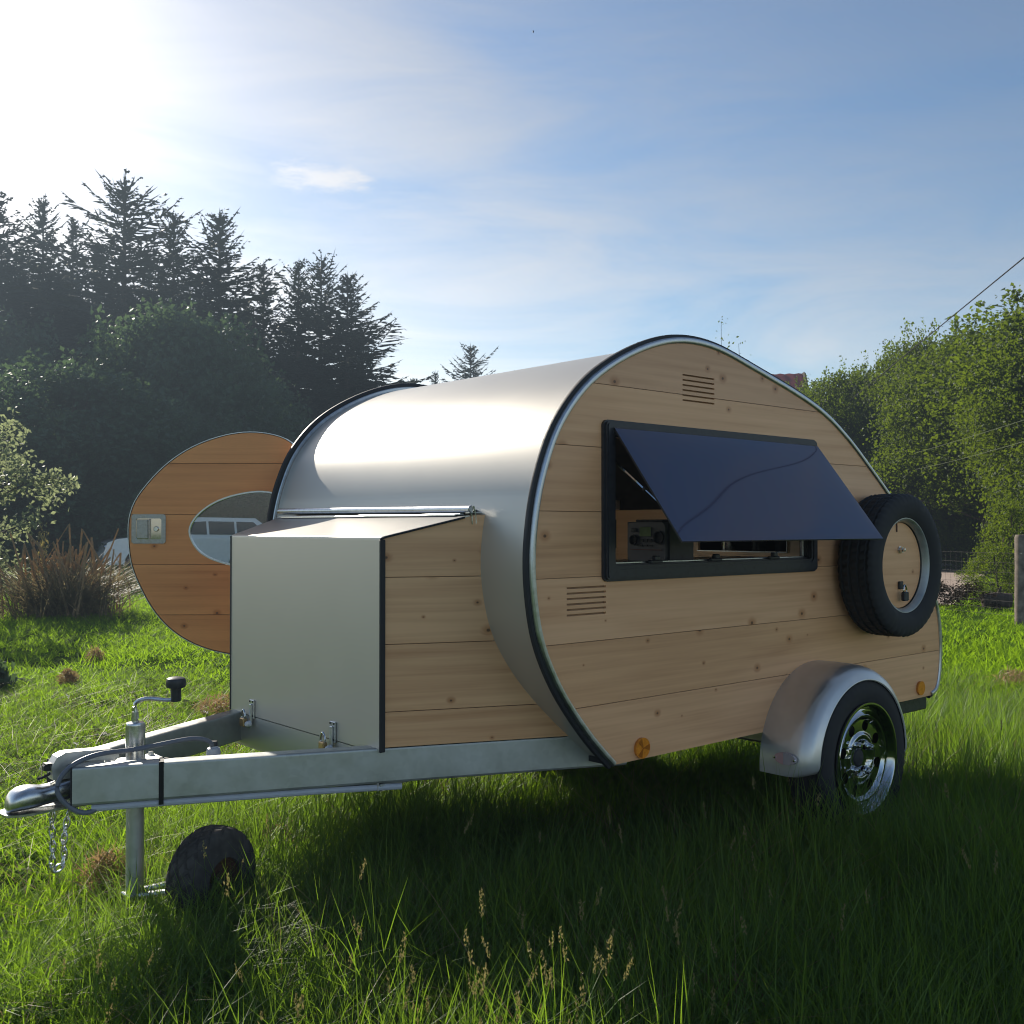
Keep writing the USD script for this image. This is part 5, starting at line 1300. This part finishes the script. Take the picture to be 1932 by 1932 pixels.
for sg in (1, -1):
    part('roof', roof_side(sg), 'red_tin', hs_, smooth=0)
wl_ = [hr + hv * (-2.9), hr + hv * 2.9, hr + hv * 2.9 + hu * 9.7, hr - hv * 2.9 + hu * 9.7]
pl_ = Polygon([p[:2] for p in wl_])
wm = trimesh.creation.extrude_polygon(pl_, 4.9, engine='earcut')
part('wall', wm, 'house_wall', hs_, smooth=0)
gb = np.array([hr + hv * -2.9 + hu * .02, hr + hv * 2.9 + hu * .02, hr + hu * .02, hr + hv * -2.9 + hu * .2, hr + hv * 2.9 + hu * .2, hr + hu * .2]); gb[[0, 1, 3, 4], 2] = 4.9; gb[[2, 5], 2] = 7.0
part('gable', (gb, np.array([[0, 1, 2], [3, 5, 4], [0, 2, 5], [0, 5, 3], [1, 4, 5], [1, 5, 2]])), 'house_wall', hs_, smooth=0)
part('barge_board', cat_([tube([hr + hu * -.28 + [0, 0, .02], hr + hu * -.28 + hv * s * eav + [0, 0, -2.3]], .07, 4) for s in (1, -1)]), 'bark', hs_, smooth=0)
for k in range(2):
    p = hr + hv * 2.92 + hu * (2.2 + 4 * k); p[2] = 2.2
    wv_ = np.array([p, p + hu * 1.1, p + hu * 1.1 + [0, 0, 1.2], p + [0, 0, 1.2]]); wv_ = np.vstack([wv_, wv_ + hv * .03])
    part('window', (wv_, np.array([[4, 5, 6], [4, 6, 7], [0, 1, 5], [0, 5, 4], [2, 3, 7], [2, 7, 6]])), 'car_glass', hs_, smooth=0)

r_ = np.random.default_rng(4)
po = np.array([10.70, 3.06, 0])
pt_ = tube([po, po + [.0, 0, .3], po + [.005, 0, .7], po + [.008, .002, 1.05], po + [.008, .002, 1.085]], [.088, .086, .084, .083, .070], 20)
pv_ = np.asarray(pt_[0]); pv_ = pv_ + (meshkit.noise(pv_ * 14)[:, None] - .5) * .012 * [1, 1, .3]
fp = thing('fence_post', po, 'round weathered wooden fence post at the right edge', 'post')
part('post', (pv_, pt_[1]), 'grey_post', fp, smooth=50)
part('staple', tube([po + [-.08, -.03, .86], po + [-.095, -.02, .86], po + [-.08, 0, .86]], .003, 5), 'zinc', fp)
# netting from the post to the left, behind the trailer
fe = thing('wire_fence', (11.5, 5, 0), 'thin wire mesh fence across the foot of the driveway', 'fence')
f0, f1 = np.array([10.75, 3.10, 0]), np.array([12.4, 7.0, 0])
fd = (f1 - f0) / np.linalg.norm(f1 - f0); FL = np.linalg.norm(f1 - f0)
for hz in (.10, .18, .27, .37, .49, .62, .74, .86):
    part('line_wire', tube([f0 + [0, 0, hz], (f0 + f1) / 2 + [0, 0, hz - .01], f1 + [0, 0, hz]], .0016, 4), 'rusty_wire', fe, smooth=0)
for s in np.arange(.08, FL, .10):
    part('stay_wire', tube([f0 + fd * s + [0, 0, .09], f0 + fd * s + [0, 0, .87]], .0012, 4), 'rusty_wire', fe, smooth=0)
fpo = thing('fence_post', f1, 'wooden fence post hidden behind the spare wheel', 'post')
part('post', tube([f1, f1 + [0, 0, 1.05]], [.07, .065], 14), 'grey_post', fpo)
gt = thing('wooden_gate', (30.2, 14.0, 0), 'wooden rail gate in the dark gap at the end of the driveway', 'gate')
g0, g1 = np.array([30.9, 11.9, 0]), np.array([32.6, 15.4, 0])
for hz in (.45, .8, 1.15, 1.45):
    part('rail', tube([g0 + [0, 0, hz], g1 + [0, 0, hz]], .055, 4), 'grey_post', gt, smooth=0)
for t in (0, .5, 1):
    part('upright', tube([g0 + (g1 - g0) * t, g0 + (g1 - g0) * t + [0, 0, 1.6]], .07, 6), 'grey_post', gt, smooth=0)


def wire(a, b, sag, r, name, m, label, n=24):
    t = np.linspace(0, 1, n); p = np.outer(1 - t, a) + np.outer(t, b); p[:, 2] -= sag * 4 * t * (1 - t)
    part(name, tube(p, r, 5), m, label=label, cat='wire')


wp_ = [np.array(p) for p in ((32.5, 19.85, 4.88), (29.03, 17.01, 4.91), (13.35, 4.14, 5.06), (12.2, 3.22, 5.06), (9.4, 1.0, 4.98), (6.6, -.56, 4.93), (4.9, -1.43, 4.92), (2.5, -2.7, 4.95), (-3, -5.6, 5.2))]
part('overhead_wire', tube(np.vstack([np.linspace(a, b, 7)[:-1] for a, b in zip(wp_[:-1], wp_[1:])] + [wp_[-1:]]), .010, 6), 'wire', label='thick overhead wire running from behind the camper up to the right edge', cat='wire')
wa, wb = np.array([18.81, 8.68, 2.74]), np.array([10.27, 2.86, 2.43])
wire(wa, wb - (wa - wb) * .5, .02, .0032, 'thin_wire', 'pale_wire', 'upper of the two thin pale wires in front of the birches')
wa, wb = np.array([18.83, 8.66, 2.40]), np.array([10.27, 2.86, 2.21])
wire(wa, wb - (wa - wb) * .5, .05, .0032, 'thin_wire', 'pale_wire', 'lower of the two thin pale wires in front of the birches')
io = CAM + Fv * 2.6 + Rv * (1006 - 966) / 1960 * 2.6 + Uv * (966 - 59) / 1960 * 2.6
ins = thing('flying_insect', io, 'tiny dark insect flying high in the sky above the trailer', 'insect')
isph = trimesh.creation.icosphere(2, 1.0)
part('body', (np.asarray(isph.vertices) * [.0016, .0016, .0030] * (1 - .25 * np.asarray(isph.vertices)[:, 2:]) + io, np.asarray(isph.faces)), 'insect_black', ins, smooth=60)
part('head', (np.asarray(isph.vertices) * .0011 + io + [0, 0, -.0034], np.asarray(isph.faces)), 'insect_black', ins, smooth=60)
for s in (-1, 1):
    part('wing', leaves(np.random.default_rng(3), np.array([io + Rv * s * .003 + [0, 0, .001]]), .004, .4), 'clear_acrylic', ins, smooth=0)

# ------------------------------------------------------------------ air
usdkit.material(stage, '/World/Looks/air', {'v': ('principled_volume', {'color': (0.62, 0.80, 1.0), 'density': 0.0009, 'anisotropy': 0.45})}, [], volume='v.volume')
LK['air'] = UsdShade.Material.Get(stage, '/World/Looks/air')
part('haze', bar((-158, -158, -1.0), (158, 158, 20.0)), 'air', smooth=0, kind='stuff', label='thin sunlit haze over the field')
